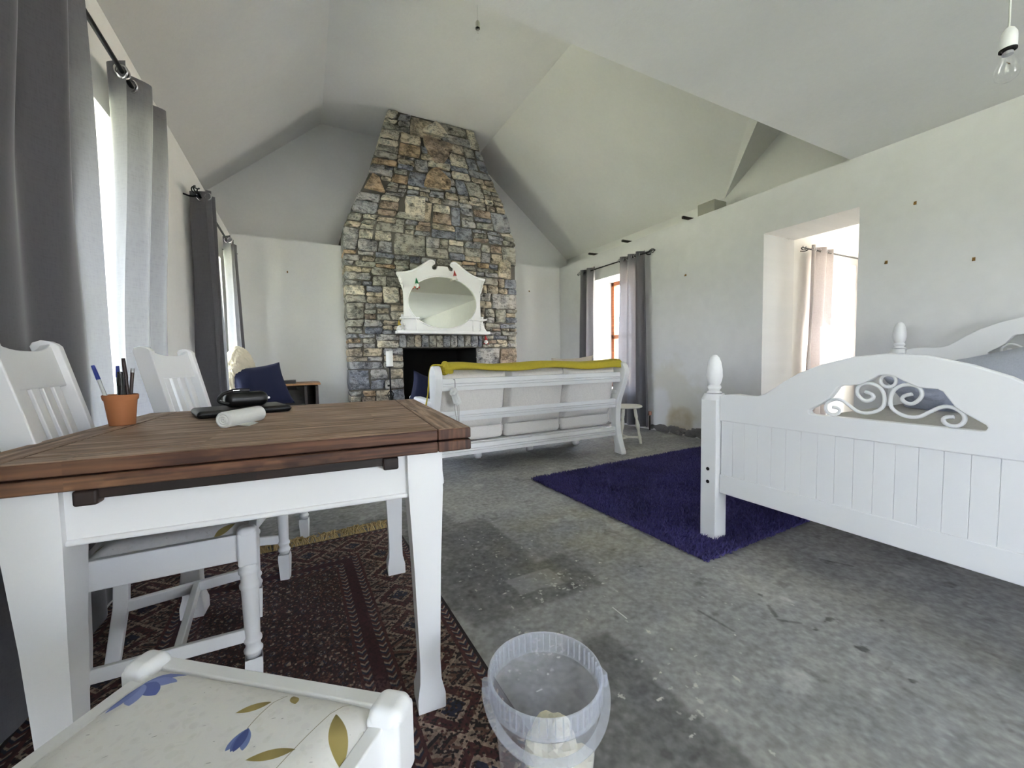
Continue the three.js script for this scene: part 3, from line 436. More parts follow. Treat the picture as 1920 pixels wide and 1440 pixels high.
function makeChair(label) {
  const c = thing('dining_chair', label, 'chair');
  for (const s of [-1, 1]) { // turned front leg with square block and rounded cap
    const x = s * 0.203, z = 0.165;
    const turned = at(lathe([[0.001, 0.1], [0.018, 0.105], [0.0185, 0.112], [0.023, 0.118], [0.0235, 0.124], [0.019, 0.13], [0.018, 0.14], [0.0225, 0.147], [0.0225, 0.153], [0.0185, 0.16], [0.0215, 0.29], [0.025, 0.296], [0.025, 0.304], [0.021, 0.31], [0.021, 0.33], [0.0255, 0.336], [0.0255, 0.344], [0.022, 0.352], [0.022, 0.365], [0.001, 0.366]], 20), x, 0, z);
    const foot = toCreasedNormals(grid(4, 2, (u, v) => { const k = Math.round(u * 4) % 4, r = [0.017, 0.0215, 0.0205][Math.round(v * 2)]; return [x + [1, 1, -1, -1][k] * r, [0, 0.085, 0.105][Math.round(v * 2)], z + [1, -1, -1, 1][k] * r]; }), 0.5);
    mesh('front_leg', [turned, foot, bx(0.03, 0.004, 0.03, x, 0.002, z, 0), bx(0.046, 0.09, 0.046, x, 0.403, z, 0.006, 2), bx(0.047, 0.03, 0.047, x, 0.444, z, 0.0145, 5)], M.whiteTwo, c);
    const f = [[0, -0.215], [0.2, -0.182], [0.45, -0.175], [0.7, -0.235], [0.985, -0.298]], a = [], b = []; // raked back leg and post
    for (let i = 0; i <= 16; i++) { const y = 0.985 * i / 16; let k = 1; while (y > f[k][0]) k++; const z = lerp(f[k - 1][1], f[k][1], (y - f[k - 1][0]) / (f[k][0] - f[k - 1][0])); const hw = lerp(0.018, 0.029, smooth(0.35, 0.8, y)); a.push([z - hw, y]); b.push([z + hw, y]); }
    const sh = [...a, [-0.322, 0.996], [-0.305, 1.003], [-0.288, 1.0], [-0.276, 0.993], ...b.reverse()].map(([z, y]) => [-z, y]).reverse();
    mesh('back_leg', at(ext(shapeOf(sh), 0.032, 0.003), s * 0.17 - 0.016, 0, 0, 0, Math.PI / 2, 0), M.white, c);
    mesh('side_rail', bar([s * 0.197, 0.405, 0.145], [s * 0.175, 0.405, -0.17], 0.022, 0.07), M.white, c);
    mesh('stretcher', bar([s * 0.203, 0.165, 0.16], [s * 0.17, 0.165, -0.185], 0.016, 0.034), M.white, c);
  }
  mesh('front_rail', bx(0.37, 0.07, 0.022, 0, 0.41, 0.178, 0.003), M.white, c); mesh('back_rail', bx(0.31, 0.06, 0.02, 0, 0.4, -0.172, 0.003), M.white, c);
  mesh('cross_stretcher', bx(0.365, 0.034, 0.018, 0, 0.165, 0.0, 0.003), M.white, c);
  const lean = -0.22, crest = []; for (let i = 0; i <= 12; i++) { const x = -0.157 + 0.314 * i / 12; crest.push([x, 0.098 + 0.022 * Math.pow(Math.abs(x) / 0.15, 3)]); }
  mesh('crest_rail', at(ext(shapeOf([[-0.157, 0], [0.157, 0], ...crest.reverse()]), 0.022, 0.003), 0, 0.868, -0.281, lean, 0, 0), M.white, c);
  mesh('lower_back_rail', at(bx(0.3, 0.05, 0.02, 0, 0, 0, 0.003), 0, 0.55, -0.2, -0.2, 0, 0), M.white, c);
  for (const x of [-0.095, -0.032, 0.032, 0.095]) mesh('slat', bar([x, 0.56, -0.2], [x, 0.89, -0.275], 0.042, 0.018), M.white, c);
  const pad = grid(18, 18, (u, v) => { const z = lerp(-0.16, 0.173, v), hw = lerp(0.166, 0.19, v), x = (u * 2 - 1) * hw, e = Math.min(1, 9 * Math.min(u, 1 - u)), f = Math.min(1, 9 * Math.min(v, 1 - v)); return [x, 0.436 + 0.016 * Math.sqrt(e * f) + 0.006 * e * f * Math.sin(Math.PI * u) * Math.sin(Math.PI * v), z]; });
  { const p = pad.attributes.position, uv = pad.attributes.uv, ix = pad.index.array; for (let i = 0; i < p.count; i++) uv.setXY(i, (p.getX(i) + 0.21) / 0.42, (p.getZ(i) + 0.2) / 0.4); for (let i = 0; i < ix.length; i += 3) { const q = ix[i]; ix[i] = ix[i + 1]; ix[i + 1] = q; } pad.computeVertexNormals(); }
  mesh('seat_pad', [pad, bx(0.33, 0.03, 0.315, 0, 0.42, -0.005, 0.003)], seatMat, c);
  for (const k of c.children) if (['front_leg', 'side_rail', 'stretcher', 'front_rail', 'back_rail', 'cross_stretcher', 'seat_pad'].includes(k.name)) k.geometry.scale(1, 1.045, 1);
  return c;
}
const chairG = 'white floral dining chairs';
const chairC = makeChair('white dining chair with floral seat closest to the viewer'); chairC.position.set(-0.18, 0.008, -0.529); chairC.rotation.y = Math.atan2(0.635, -0.772); chairC.userData.group = chairG;
copyOf(chairC, 'dining_chair', 'white slatted dining chair tucked under the left end of the table', [-0.34, 0.008, -1.495], Math.atan2(0.997, -0.08), chairG);
copyOf(chairC, 'dining_chair', 'white slatted dining chair beyond the table, in front of the curtains', [-0.232, 0.008, -2.19], Math.atan2(0.98, 0.185), chairG);

// ------------------------------------------------------------ things on the table
const TT = 0.76;
{
  const p = thing('flower_pot', 'small terracotta pot holding pens on the table', 'pot', [-0.482, TT, -1.58]);
  mesh('pot_body', lathe([[0.001, 0.002], [0.029, 0], [0.0295, 0.004], [0.0365, 0.074], [0.0395, 0.0765], [0.041, 0.089], [0.0385, 0.091], [0.0365, 0.089], [0.035, 0.07], [0.027, 0.006], [0.001, 0.005]], 32), M.terracotta, p);
  const pen = (label, dx, dz, lx, lz, len, r, body, cap, capLen, name = 'ballpoint_pen') => {
    const o = thing(name, label, 'pen', [-0.482 + dx, TT + 0.007, -1.58 + dz]); const d = V(lx, 1, lz).normalize(), q = new THREE.Quaternion().setFromUnitVectors(V(0, 1, 0), d); o.quaternion.copy(q);
    mesh('barrel', cyl(r, r, len - capLen, 0, (len - capLen) / 2, 0, 12), body, o); mesh('cap', [cyl(r * 1.2, r * 0.95, capLen, 0, len - capLen / 2, 0, 12), bx(r * 0.7, capLen * 0.8, r * 0.6, 0, len - capLen * 0.6, r * 1.3, 0.0005)], cap, o);
  };
  const clear = std(0xc9ccc6, { roughness: 0.3 }), blue = std(0x1c2f86, { roughness: 0.4 }), brown = std(0x352420, { roughness: 0.45 }), silver = std(0x9a9a9a, { metalness: 0.8, roughness: 0.3 });
  pen('clear pen with blue cap leaning far left in the pot', -0.012, 0.002, -0.24, 0.02, 0.175, 0.0045, clear, blue, 0.042); pen('upright clear pen with short blue cap in the pot', -0.006, -0.006, -0.01, -0.08, 0.168, 0.0045, clear, blue, 0.034);
  pen('thick black marker in the middle of the pot', 0.004, 0.006, 0.02, 0.03, 0.15, 0.008, M.black, M.black, 0.04, 'marker_pen'); pen('tall dark brown pen leaning left in the pot', 0.02, 0.0, -0.05, -0.03, 0.19, 0.0048, brown, brown, 0.06); pen('short brown pencil leaning right in the pot', 0.014, -0.003, 0.1, -0.02, 0.16, 0.0045, brown, silver, 0.012, 'pencil');
}
{
  const l = thing('laptop_case', 'flat black case lying at the back of the table', 'case', [-0.2, TT, -1.7], 0.28);
  mesh('case_body', bx(0.27, 0.024, 0.19, 0, 0.0132, 0, 0.012, 4), M.black, l); mesh('zip', bx(0.271, 0.003, 0.191, 0, 0.0132, 0, 0.0012), M.blackMetal, l); mesh('zip_end', bx(0.006, 0.018, 0.03, 0.134, 0.013, 0.05, 0.003, 2), M.chrome, l);
  const b = thing('strapped_case', 'rounded black case with strap loop on the flat black case', 'case', [-0.195, TT + 0.0255, -1.69], 0.3);
  mesh('case_body', bx(0.13, 0.05, 0.07, 0.01, 0.0255, 0, 0.023, 5), M.black, b);
  mesh('strap', tube([[-0.045, 0.012, 0.03], [-0.072, 0.026, 0.02], [-0.06, 0.045, 0.01], [-0.025, 0.057, 0.005], [0.02, 0.056, 0.01]], 0.006, 30, 8), M.black, b); mesh('rivet', at(cyl(0.004, 0.004, 0.004, 0, 0, 0, 10), -0.068, 0.024, 0.024, Math.PI / 2), M.chrome, b); mesh('rivet', at(cyl(0.004, 0.004, 0.004, 0, 0, 0, 10), 0.076, 0.026, 0.02, Math.PI / 2), M.chrome, b); mesh('buckle', bx(0.02, 0.004, 0.012, -0.02, 0.058, 0.012, 0.001), M.chrome, b);
}
{
  const r = thing('paper_roll', 'small white roll with loose end on the table', 'roll', [-0.163, TT, -1.385], 0);
  const ax = V(0.09, 0, -0.16).normalize(), ang = Math.atan2(ax.x, ax.z), len = 0.15, R = 0.0225;
  const body = at(lathe([[0.002, -len / 2 + 0.003], [0.004, -len / 2], [0.0075, -len / 2 + 0.002], [0.01, -len / 2 - 0.001], [0.0135, -len / 2 + 0.002], [0.0165, -len / 2 - 0.001], [0.02, -len / 2 + 0.001], [R, -len / 2 + 0.004], [R * 1.01, 0], [R, len / 2 - 0.004], [0.019, len / 2], [0.002, len / 2]], 28), 0, R, 0, Math.PI / 2, 0, 0); body.rotateY(ang);
  mesh('roll_body', rough(body, 0.0006, 60, 2), M.paper, r);
  const s = grid(10, 4, (u, v) => { const a = u * 0.1 - 0.03, w = lerp(-0.045, 0.03, v) * (1 - 0.75 * smooth(0.5, 1, u)); const px = 0.012 + a * 0.8, pz = a * 0.25; return [px + ax.x * w, 0.0015 + 0.004 * Math.sin(u * 5 + v), pz + ax.z * w + 0.02]; });
  mesh('loose_end', s, Object.assign(M.paper.clone(), { side: THREE.DoubleSide }), r);
}
// ------------------------------------------------------------ plastic bucket
{
  const b = thing('plastic_bucket', 'clear plastic bucket with handle on the floor beside the rug', 'bucket', [0.452, 0, -0.742]);
  const H = 0.235;
  mesh('bucket_body', lathe([[0.001, 0.003], [0.1, 0.0], [0.104, 0.004], [0.1185, H - 0.05], [0.1185, H - 0.048]], 64), M.plastic, b);
  mesh('rim_band', lathe([[0.1185, H - 0.048], [0.1265, H - 0.05], [0.1275, H - 0.046], [0.129, H - 0.004], [0.1275, H], [0.124, H + 0.001], [0.1215, H - 0.002], [0.1185, H - 0.048]], 64), M.plastic, b);
  const ribs = []; for (let i = 0; i < 48; i++) { const a = i / 48 * Math.PI * 2; ribs.push(at(bx(0.0015, 0.04, 0.006, 0, 0, 0, 0), Math.sin(a) * 0.1225, H - 0.025, Math.cos(a) * 0.1225, 0, a, 0)); } mesh('rim_ribs', ribs, M.plastic, b);
  const da = V(-0.135, 0, -0.03), db = V(0.12, 0, 0.07); const dir = db.clone().sub(da).normalize(), nx = V(-dir.z, 0, dir.x).multiplyScalar(-1); const out = nx.z > 0 ? nx : nx.multiplyScalar(-1);
  const pts = []; for (let i = 0; i <= 24; i++) { const t = i / 24 * Math.PI, c = Math.cos(t), s = Math.sin(t); pts.push(V(-dir.x * 0.134 * c + out.x * s * 0.136, H - 0.028 - 0.055 * s, -dir.z * 0.134 * c + out.z * s * 0.136)); }
  const cur = new THREE.CatmullRomCurve3(pts), hs = new THREE.Shape([new THREE.Vector2(-0.009, -0.0018), new THREE.Vector2(0.009, -0.0018), new THREE.Vector2(0.009, 0.0018), new THREE.Vector2(-0.009, 0.0018)]);
  mesh('handle', prep(new THREE.ExtrudeGeometry(hs, { steps: 40, extrudePath: cur, bevelEnabled: false })), M.plastic, b);
  for (const s of [-1, 1]) mesh('handle_lug', bx(0.014, 0.034, 0.03, dir.x * 0.131 * s, H - 0.03, dir.z * 0.131 * s, 0.005, 2), M.plastic, b);
  const lump = (label, x, y, z, r, s) => single('filler_lump', label, 'lump', at(rough(new THREE.IcosahedronGeometry(r, 4), r * 0.45, 0.9 / r, s), 0.452 + x, y, -0.742 + z), M.foam, 'lumps in the bucket');
  lump('pale crumbly lump standing on the pile in the bucket', 0.0, 0.135, 0.045, 0.024, 3); lump('large pale lump lying in the bottom of the bucket', -0.005, 0.062, 0.025, 0.056, 8); lump('smaller pale lump against the bucket wall', 0.045, 0.04, 0.055, 0.036, 13);
}
single('paper_stick', 'thin white stick lying on the concrete beyond the bucket', 'stick', at(cyl(0.002, 0.002, 0.075, 0, 0, 0, 8), 0.985, 0.0021, -1.09, Math.PI / 2, -0.25, 0), M.paper);
// ------------------------------------------------------------ bed
{
  const b = thing('bed_frame', 'white wooden bed with scrolled footboard and egg finials', 'bed', [1.83, 0, -0.655]);
  const half = [[0.635, 0.735], [0.6, 0.743], [0.55, 0.749], [0.5, 0.745], [0.455, 0.746], [0.42, 0.757], [0.38, 0.785], [0.34, 0.816], [0.28, 0.855], [0.2, 0.89], [0.1, 0.919], [0, 0.928]];
  const holeHalf = [[0, 0.854], [0.02, 0.851], [0.048, 0.832], [0.081, 0.815], [0.105, 0.811], [0.131, 0.81], [0.143, 0.803], [0.155, 0.782], [0.171, 0.757], [0.2, 0.733], [0.223, 0.718], [0.238, 0.708], [0.242, 0.7], [0.238, 0.691], [0.228, 0.688], [0.1, 0.688]];
  const both = (h) => [...h.map(([s, y]) => [-s, y]), ...h.slice(0, -1).reverse()];
  const hole = [...holeHalf, ...holeHalf.slice(1).reverse().map(([s, y]) => [-s, y])];
  const boardAt = (dx, dy, d) => at(ext(shapeOf([[0.635, 0.612 + dy], ...both(half).reverse().map(([s, y]) => [s, y + dy]), [-0.635, 0.612 + dy]].map(([z, y]) => [-z, y]).reverse(), [hole.map(([z, y]) => [-z, y + dy])]), d, 0.004), dx - d / 2, 0, 0, 0, Math.PI / 2, 0);
  const curl = [[0.065, 0.79], [0.044, 0.781], [0.039, 0.771], [0.05, 0.758], [0.065, 0.756], [0.082, 0.771], [0.089, 0.791], [0.081, 0.812], [0.063, 0.82], [0.038, 0.817], [0.017, 0.8], [0.008, 0.768], [0.013, 0.737], [0.035, 0.718], [0.061, 0.711], [0.086, 0.715], [0.11, 0.733], [0.133, 0.75], [0.151, 0.755], [0.172, 0.748], [0.187, 0.732], [0.189, 0.713], [0.178, 0.697], [0.16, 0.694], [0.146, 0.701], [0.142, 0.713], [0.15, 0.721], [0.166, 0.723]];
  const iron = (dx, dy) => { for (const s of [-1, 1]) mesh('scroll', tube(curl.map(([z, y]) => [dx, y + dy, s * z]), 0.0062, 110, 8), M.white, b); mesh('scroll_ring', at(prep(new THREE.TorusGeometry(0.0215, 0.0055, 8, 32)), dx, 0.832 + dy, 0, 0, Math.PI / 2, 0), M.white, b); };
  const finial = [[0.001, 0.742], [0.036, 0.744], [0.034, 0.752], [0.026, 0.757], [0.025, 0.763], [0.03, 0.768], [0.032, 0.775], [0.03, 0.782], [0.026, 0.786], [0.027, 0.79], [0.033, 0.805], [0.0375, 0.83], [0.036, 0.865], [0.03, 0.9], [0.021, 0.924], [0.01, 0.936], [0.001, 0.938]];
  const post = (dx, s, dy, pname) => {
    const z = s * 0.678, p = mesh(pname, [bx(0.085, 0.715 + dy, 0.085, dx, (0.715 + dy) / 2, z, 0.004, 2), at(prep(new THREE.CylinderGeometry(0.046, 0.0595, 0.03, 4, 1)), dx, 0.729 + dy, z, 0, Math.PI / 4, 0)], M.white, b);
    mesh('finial', at(lathe(finial, 32), dx, dy, z), M.white, p); return p;
  };
  mesh('footboard', boardAt(0, 0, 0.036), M.white, b); iron(0, 0);
  mesh('bottom_rail', bx(0.03, 0.094, 1.27, 0, 0.297, 0, 0.004, 2), M.white, b);
  for (let k = 0; k < 21; k++) mesh('panel_board', bx(0.02, 0.28, 0.0599, 0, 0.478, -0.6 + k * 0.06, 0.0022), M.white, b);
  for (const s of [-1, 1]) { const p = post(0, s, 0, 'foot_post'); for (const y of [0.3, 0.365]) mesh('bolt_hole', at(cyl(0.009, 0.009, 0.004, 0, 0, 0, 14), -0.0425, y, s * 0.678, 0, 0, Math.PI / 2), M.dark, p); }
  const HX = 2.05, HY = 0.216; mesh('headboard', [boardAt(HX, HY, 0.036), bx(0.03, 0.6, 1.27, HX, 0.54, 0, 0.003)], M.white, b); iron(HX, HY); for (const s of [-1, 1]) post(HX, s, HY, 'head_post');
  for (const s of [-1, 1]) mesh('side_rail', bx(2.0, 0.15, 0.026, 1.02, 0.34, s * 0.66, 0.004), M.white, b);
  for (let k = 0; k < 12; k++) mesh('bed_slat', bx(0.07, 0.018, 1.29, 0.15 + k * 0.16, 0.36, 0, 0.002), M.woodTan, b);
  const mt = single('mattress', 'taupe grey covered mattress on the white bed', 'mattress', at(rough(prep(new RoundedBoxGeometry(1.98, 0.2, 1.26, 6, 0.05)), 0.004, 6), 2.86, 0.475, -0.655), M.taupe);
  single('pillow', 'grey pillow leaning on the headboard, behind the footboard arch', 'pillow', at(cushion(0.7, 0.46, 0.17, 3.2, 0.07, 4), 3.68, 0.765, -0.6, -0.32, -Math.PI / 2, 0), M.greyBed);
  const dv = rough(cushion(0.62, 0.5, 0.17, 2.6, 0.15, 12, 30), 0.022, 9, 4); single('folded_duvet', 'crumpled pale blue grey bedding heaped near the headboard', 'bedding', at(dv, 3.5, 0.63, -0.98, -1.45, 0.5, 0), std(new THREE.Color().setRGB(0.4, 0.43, 0.52), { map: weaveC, roughness: 0.95 }));
}
// ------------------------------------------------------------ sofa seen from behind
{
  const s = thing('sofa', 'white wooden three seat sofa with cream cushions, back to the viewer', 'sofa', [1.8, 0, -3.3]);
  const prof = [[0, 0.315, 0.05], [0.08, 0.3, 0.042], [0.2, 0.265, 0.038], [0.35, 0.25, 0.038], [0.5, 0.265, 0.038], [0.62, 0.295, 0.056], [0.72, 0.315, 0.076], [0.79, 0.325, 0.086], [0.84, 0.325, 0.078], [0.875, 0.325, 0.052], [0.893, 0.325, 0.02]];
  for (const k of [-1, 1]) {
    const a = prof.map(([y, z, w]) => [z + w, y]), c = prof.map(([y, z, w]) => [z - w, y]).reverse(), crv = new THREE.CatmullRomCurve3([...a, ...c].map(([z, y]) => V(z, y, 0)), true).getPoints(80).map((p) => [-p.x, Math.max(0, p.y)]);
    mesh('back_post', at(ext(shapeOf(crv.reverse()), 0.06, 0.008), k * 0.915 - 0.03, 0, 0, 0, Math.PI / 2, 0), M.white, s);
    mesh('arm', bx(0.075, 0.05, 0.72, k * 0.915, 0.6, -0.06, 0.02, 3), M.white, s); mesh('front_leg', bx(0.07, 0.58, 0.07, k * 0.915, 0.29, -0.4, 0.01, 2), M.white, s);
  }
  for (const [y0, y1, z] of [[0.7, 0.798, 0.325], [0.45, 0.538, 0.262], [0.172, 0.262, 0.258]]) { const h = y1 - y0, p = [[0, 0], [0.03, 0.003], [0.034, h * 0.34], [0.022, h * 0.37], [0.022, h * 0.4], [0.034, h * 0.43], [0.034, h * 0.54], [0.022, h * 0.57], [0.022, h * 0.6], [0.034, h * 0.63], [0.03, h - 0.003], [0, h]].map(([d, y]) => [-d, y]).reverse(); mesh('back_rail', at(ext(shapeOf(p), 1.77), -0.885, y0, z - 0.01, 0, Math.PI / 2, 0), M.white, s); }
  mesh('seat_frame', [bx(1.76, 0.08, 0.06, 0, 0.22, -0.4, 0.004), bx(0.04, 0.08, 0.6, 0.8, 0.22, -0.08, 0.004), bx(0.04, 0.08, 0.6, -0.8, 0.22, -0.08, 0.004), bx(1.6, 0.02, 0.6, 0, 0.255, -0.08, 0)], M.white, s);
  for (const [x, z] of [[-0.35, -0.26], [0.22, -0.26], [0.8, -0.26]]) mesh('bun_foot', at(lathe([[0.001, 0], [0.03, 0], [0.04, 0.02], [0.036, 0.05], [0.024, 0.07], [0.03, 0.2], [0.001, 0.2]], 20), x, 0, z), M.white, s);
  for (const [k, x] of [-0.585, 0, 0.585].entries()) {
    mesh('back_cushion', at(cushion(0.59, 0.5, 0.19, 7, 0.03, k * 5, 20), x, 0.62, 0.2, 0.2, 0, 0), M.linen, s);
    const q = mesh('seat_cushion', at(rough(prep(new RoundedBoxGeometry(0.575, 0.13, 0.6, 5, 0.04)), 0.005, 7, k * 3), x, 0.335, -0.09, 0, 0, 0), M.linen, s);
    mesh('piping', tube([[x - 0.27, 0.385, 0.205], [x, 0.39 + 0.006 * k, 0.212], [x + 0.27, 0.385, 0.205], [x + 0.275, 0.33, 0.206]], 0.005, 30, 6), M.linen, q);
  }
}
{ // mustard throw over the top of the sofa back
  const path = [[-0.02, 0.8], [0.06, 0.86], [0.14, 0.895], [0.235, 0.905], [0.315, 0.898], [0.345, 0.875], [0.352, 0.835]], pc = new THREE.CatmullRomCurve3(path.map(([z, y]) => V(0, y, z)));
  const t = thing('throw_blanket', 'mustard yellow throw draped along the top of the sofa back', 'blanket', [1.8, 0, -3.3]);
  const fn = (u, v) => { const x = lerp(-0.8, 0.9, u), o = v <= 0.5, tt = o ? v * 2 : (1 - v) * 2, p = pc.getPoint(tt), w = 0.008 * Math.sin(u * 13 + 1) + 0.01 * PN.noise(u * 5, 2, tt), drop = tt > 0.8 ? (tt - 0.8) * (0.1 * PN.noise(u * 4, 7, 0) - 0.06 + 0.12 * u * u) : 0, th = o ? 0.009 : -0.003; return [x, p.y + w + th - drop, p.z + th * (tt > 0.6 ? 1 : 0) + 0.006 * PN.noise(u * 9, tt * 3, 1)]; };
  const g = grid(90, 40, fn); const ix = g.index.array; for (let i = 0; i < ix.length; i += 3) { const q = ix[i]; ix[i] = ix[i + 1]; ix[i + 1] = q; } g.computeVertexNormals();
  const mm = Object.assign(M.mustard.clone(), { side: THREE.DoubleSide }); mesh('draped_cloth', g, mm, t);
  const knot = rough(prep(new THREE.SphereGeometry(0.05, 24, 18)), 0.025, 18, 5); knot.scale(1, 1, 0.9); mesh('bunched_end', [at(knot, -0.825, 0.872, 0.32)], mm, t);
  const strip = tube([[-0.83, 0.89, 0.33], [-0.89, 0.903, 0.33], [-0.93, 0.9, 0.3], [-0.935, 0.85, 0.235], [-0.945, 0.68, 0.2], [-0.966, 0.55, 0.19], [-0.975, 0.42, 0.2]], 0.006, 50, 8); mesh('trailing_edge', rough(strip, 0.002, 25, 1), mm, t);
}
single('beige_cushion', 'beige cushion propped inside the sofa, showing above the throw', 'cushion', at(cushion(0.5, 0.5, 0.14, 3, 0.08, 31), 2.38, 0.705, -3.31, 0.12, 0, 0.04), std(new THREE.Color().setRGB(0.6, 0.52, 0.44), { map: weaveC, roughness: 0.95 }));
{ // taped cord hanging on the sofa back
  const w = thing('cord_bundle', 'white wrapped cord bundle hanging on the sofa back', 'cord', [1.0, 0, -2.905]);
  mesh('hook_wire', tube([[0.008, 0.79, -0.025], [0.008, 0.79, 0.006], [0.008, 0.77, 0.01], [0.007, 0.7, 0.01]], 0.002, 16, 6), M.blackMetal, w); mesh('wrap', [at(rough(prep(new THREE.SphereGeometry(0.026, 20, 14)), 0.018, 40, 2), -0.012, 0.7, 0.022), at(rough(prep(new THREE.CapsuleGeometry(0.024, 0.06, 6, 18)), 0.016, 40, 6), 0.008, 0.65, 0.024, 0, 0, 0.25)], M.paper, w);
  for (const [x, e] of [[0, 0], [0.013, 0.008], [0.022, 0.012]]) mesh('strand', tube([[x, 0.64, 0.014], [x + e, 0.58, 0.012], [x + 0.012, 0.5, 0.008], [x + 0.012, 0.42, 0.01]], 0.0026, 16, 6), std(0xb9b6ae, { roughness: 0.5 }), w);
}
{ // cream round stool beside the sofa
  const t = thing('round_stool', 'cream round stool with turned splayed legs beside the sofa', 'stool', [3.1, 0, -3.3], 0.2);
  mesh('stool_top', lathe([[0.001, 0.395], [0.145, 0.395], [0.155, 0.4], [0.157, 0.408], [0.15, 0.418], [0.001, 0.42]], 40), M.cream, t);
  for (let k = 0; k < 3; k++) { const a = 0.6 + k * 2.094, g = lathe([[0.001, 0], [0.014, 0], [0.016, 0.05], [0.02, 0.075], [0.014, 0.1], [0.014, 0.15], [0.021, 0.18], [0.023, 0.21], [0.016, 0.25], [0.012, 0.27], [0.019, 0.3], [0.015, 0.405], [0.001, 0.406]], 16); g.rotateX(-0.16); g.translate(0, 0, 0.14); g.rotateY(a); mesh('leg', g, M.cream, t); }
  for (let k = 0; k < 3; k++) { const a = 0.6 + k * 2.094; mesh('stretcher', at(bx(0.02, 0.022, 0.13, 0, 0.07, 0.065, 0.004), 0, 0, 0, 0, a, 0), M.cream, t); }
}
{ // small furniture round the fireplace, mostly hidden
  const c = thing('corner_cabinet', 'dark wood cabinet with tan top in the far left corner', 'cabinet', [-0.12, 0, -5.52]);
  mesh('cabinet_top', uvBox(ext(shapeOf([[-0.36, -0.28], [0.2, -0.28], [0.27, -0.24], [0.29, -0.16], [0.29, 0.28], [-0.36, 0.28]]), 0.022, 0.004).rotateX(Math.PI / 2).translate(0, 0.705, 0)), M.woodTan, c);
  mesh('cabinet_body', [bx(0.03, 0.66, 0.5, 0.25, 0.34, 0, 0.003), bx(0.03, 0.66, 0.5, -0.33, 0.34, 0, 0.003), bx(0.56, 0.03, 0.48, -0.04, 0.06, 0, 0.003), bx(0.56, 0.66, 0.02, -0.04, 0.34, -0.24, 0.003), bx(0.03, 0.62, 0.46, 0.13, 0.36, 0, 0.003)].map((g) => uvBox(g)), M.woodDark, c);
  mesh('shelf', uvBox(bx(0.44, 0.02, 0.46, -0.1, 0.42, 0, 0.003)), M.woodDark, c); mesh('glass_door', bx(0.44, 0.6, 0.006, -0.1, 0.37, 0.24, 0.002), M.glass, c);
  single('media_player', 'slim black box on the tan topped cabinet', 'player', bx(0.3, 0.035, 0.22, -0.24, 0.7225, -5.48, 0.004), M.black);
}
{
  const a = thing('armchair', 'pale armchair behind the table, draped with a cream sheepskin', 'armchair', [-0.33, 0, -4.35], 1.35);
  mesh('seat', bx(0.5, 0.14, 0.52, 0, 0.38, 0, 0.04, 3), M.linen, a); mesh('backrest', at(bx(0.46, 0.62, 0.1, 0, 0.3, 0, 0.045, 4), 0, 0.4, -0.26, -0.12, 0, 0), M.linen, a);
  for (const x of [-0.22, 0.22]) for (const z of [-0.22, 0.22]) mesh('leg', bx(0.045, 0.32, 0.045, x, 0.16, z, 0.004), M.woodTan, a);
  const f0 = new THREE.SphereGeometry(1, 60, 44); f0.scale(0.19, 0.36, 0.11); f0.computeVertexNormals(); const f = rough(prep(f0), 0.012, 38, 3); single('sheepskin', 'cream fluffy sheepskin over the armchair back', 'sheepskin', at(f, -0.5, 0.74, -4.32, 0.0, 1.1, 0.08), M.fleece);
  single('velvet_cushion', 'navy velvet cushion propped against the cream sheepskin', 'cushion', at(cushion(0.44, 0.42, 0.15, 3, 0.1, 3), -0.34, 0.735, -4.22, -0.45, 0.35, 0.3), M.navyVelvet, 'navy cushions');
}
{
  single('velvet_cushion', 'navy cushion leaning over the left sofa arm, in front of the fireplace', 'cushion', at(cushion(0.44, 0.36, 0.14, 3, 0.14, 21), 1.03, 0.62, -3.62, -0.25, 0.2, -0.32), M.navyVelvet, 'navy cushions');
}
{
  const s = thing('candle_stand', 'tall black iron candle stand with twisted basket by the fireplace', 'candle stand', [0.96, 0, -5.2]);
  mesh('stem', [cyl(0.012, 0.009, 0.42, 0, 0.66, 0), cyl(0.012, 0.012, 0.44, 0, 0.24, 0)], M.blackMetal, s); mesh('drip_plate', lathe([[0.001, 0.862], [0.02, 0.862], [0.045, 0.872], [0.048, 0.878], [0.001, 0.876]], 24), M.blackMetal, s); mesh('base', lathe([[0.001, 0], [0.11, 0], [0.11, 0.012], [0.03, 0.03], [0.012, 0.06], [0.001, 0.06]], 28), M.blackMetal, s);
  for (let k = 0; k < 4; k++) { const pts = []; for (let i = 0; i <= 12; i++) { const t = i / 12, a = k * 1.571 + t * 2.6, r = 0.004 + 0.034 * Math.sin(Math.PI * t); pts.push([Math.cos(a) * r, 0.45 + t * 0.13, Math.sin(a) * r]); } mesh('basket_rod', tube(pts, 0.005, 24, 6), M.blackMetal, s); }
  mesh('knob', at(cyl(0.012, 0.012, 0.03, 0, 0, 0), -0.022, 0.64, 0.01, 0, 0, Math.PI / 2), M.blackMetal, s);
  const c = thing('pillar_candle', 'thick white pillar candle on the iron stand', 'candle', [0.96, 0.877, -5.2]); mesh('wax', lathe([[0.001, 0], [0.04, 0], [0.041, 0.004], [0.041, 0.186], [0.037, 0.192], [0.03, 0.188], [0.001, 0.186]], 28), M.paper, c); mesh('wick', cyl(0.0015, 0.0015, 0.014, 0, 0.193, 0, 6), M.black, c);
}
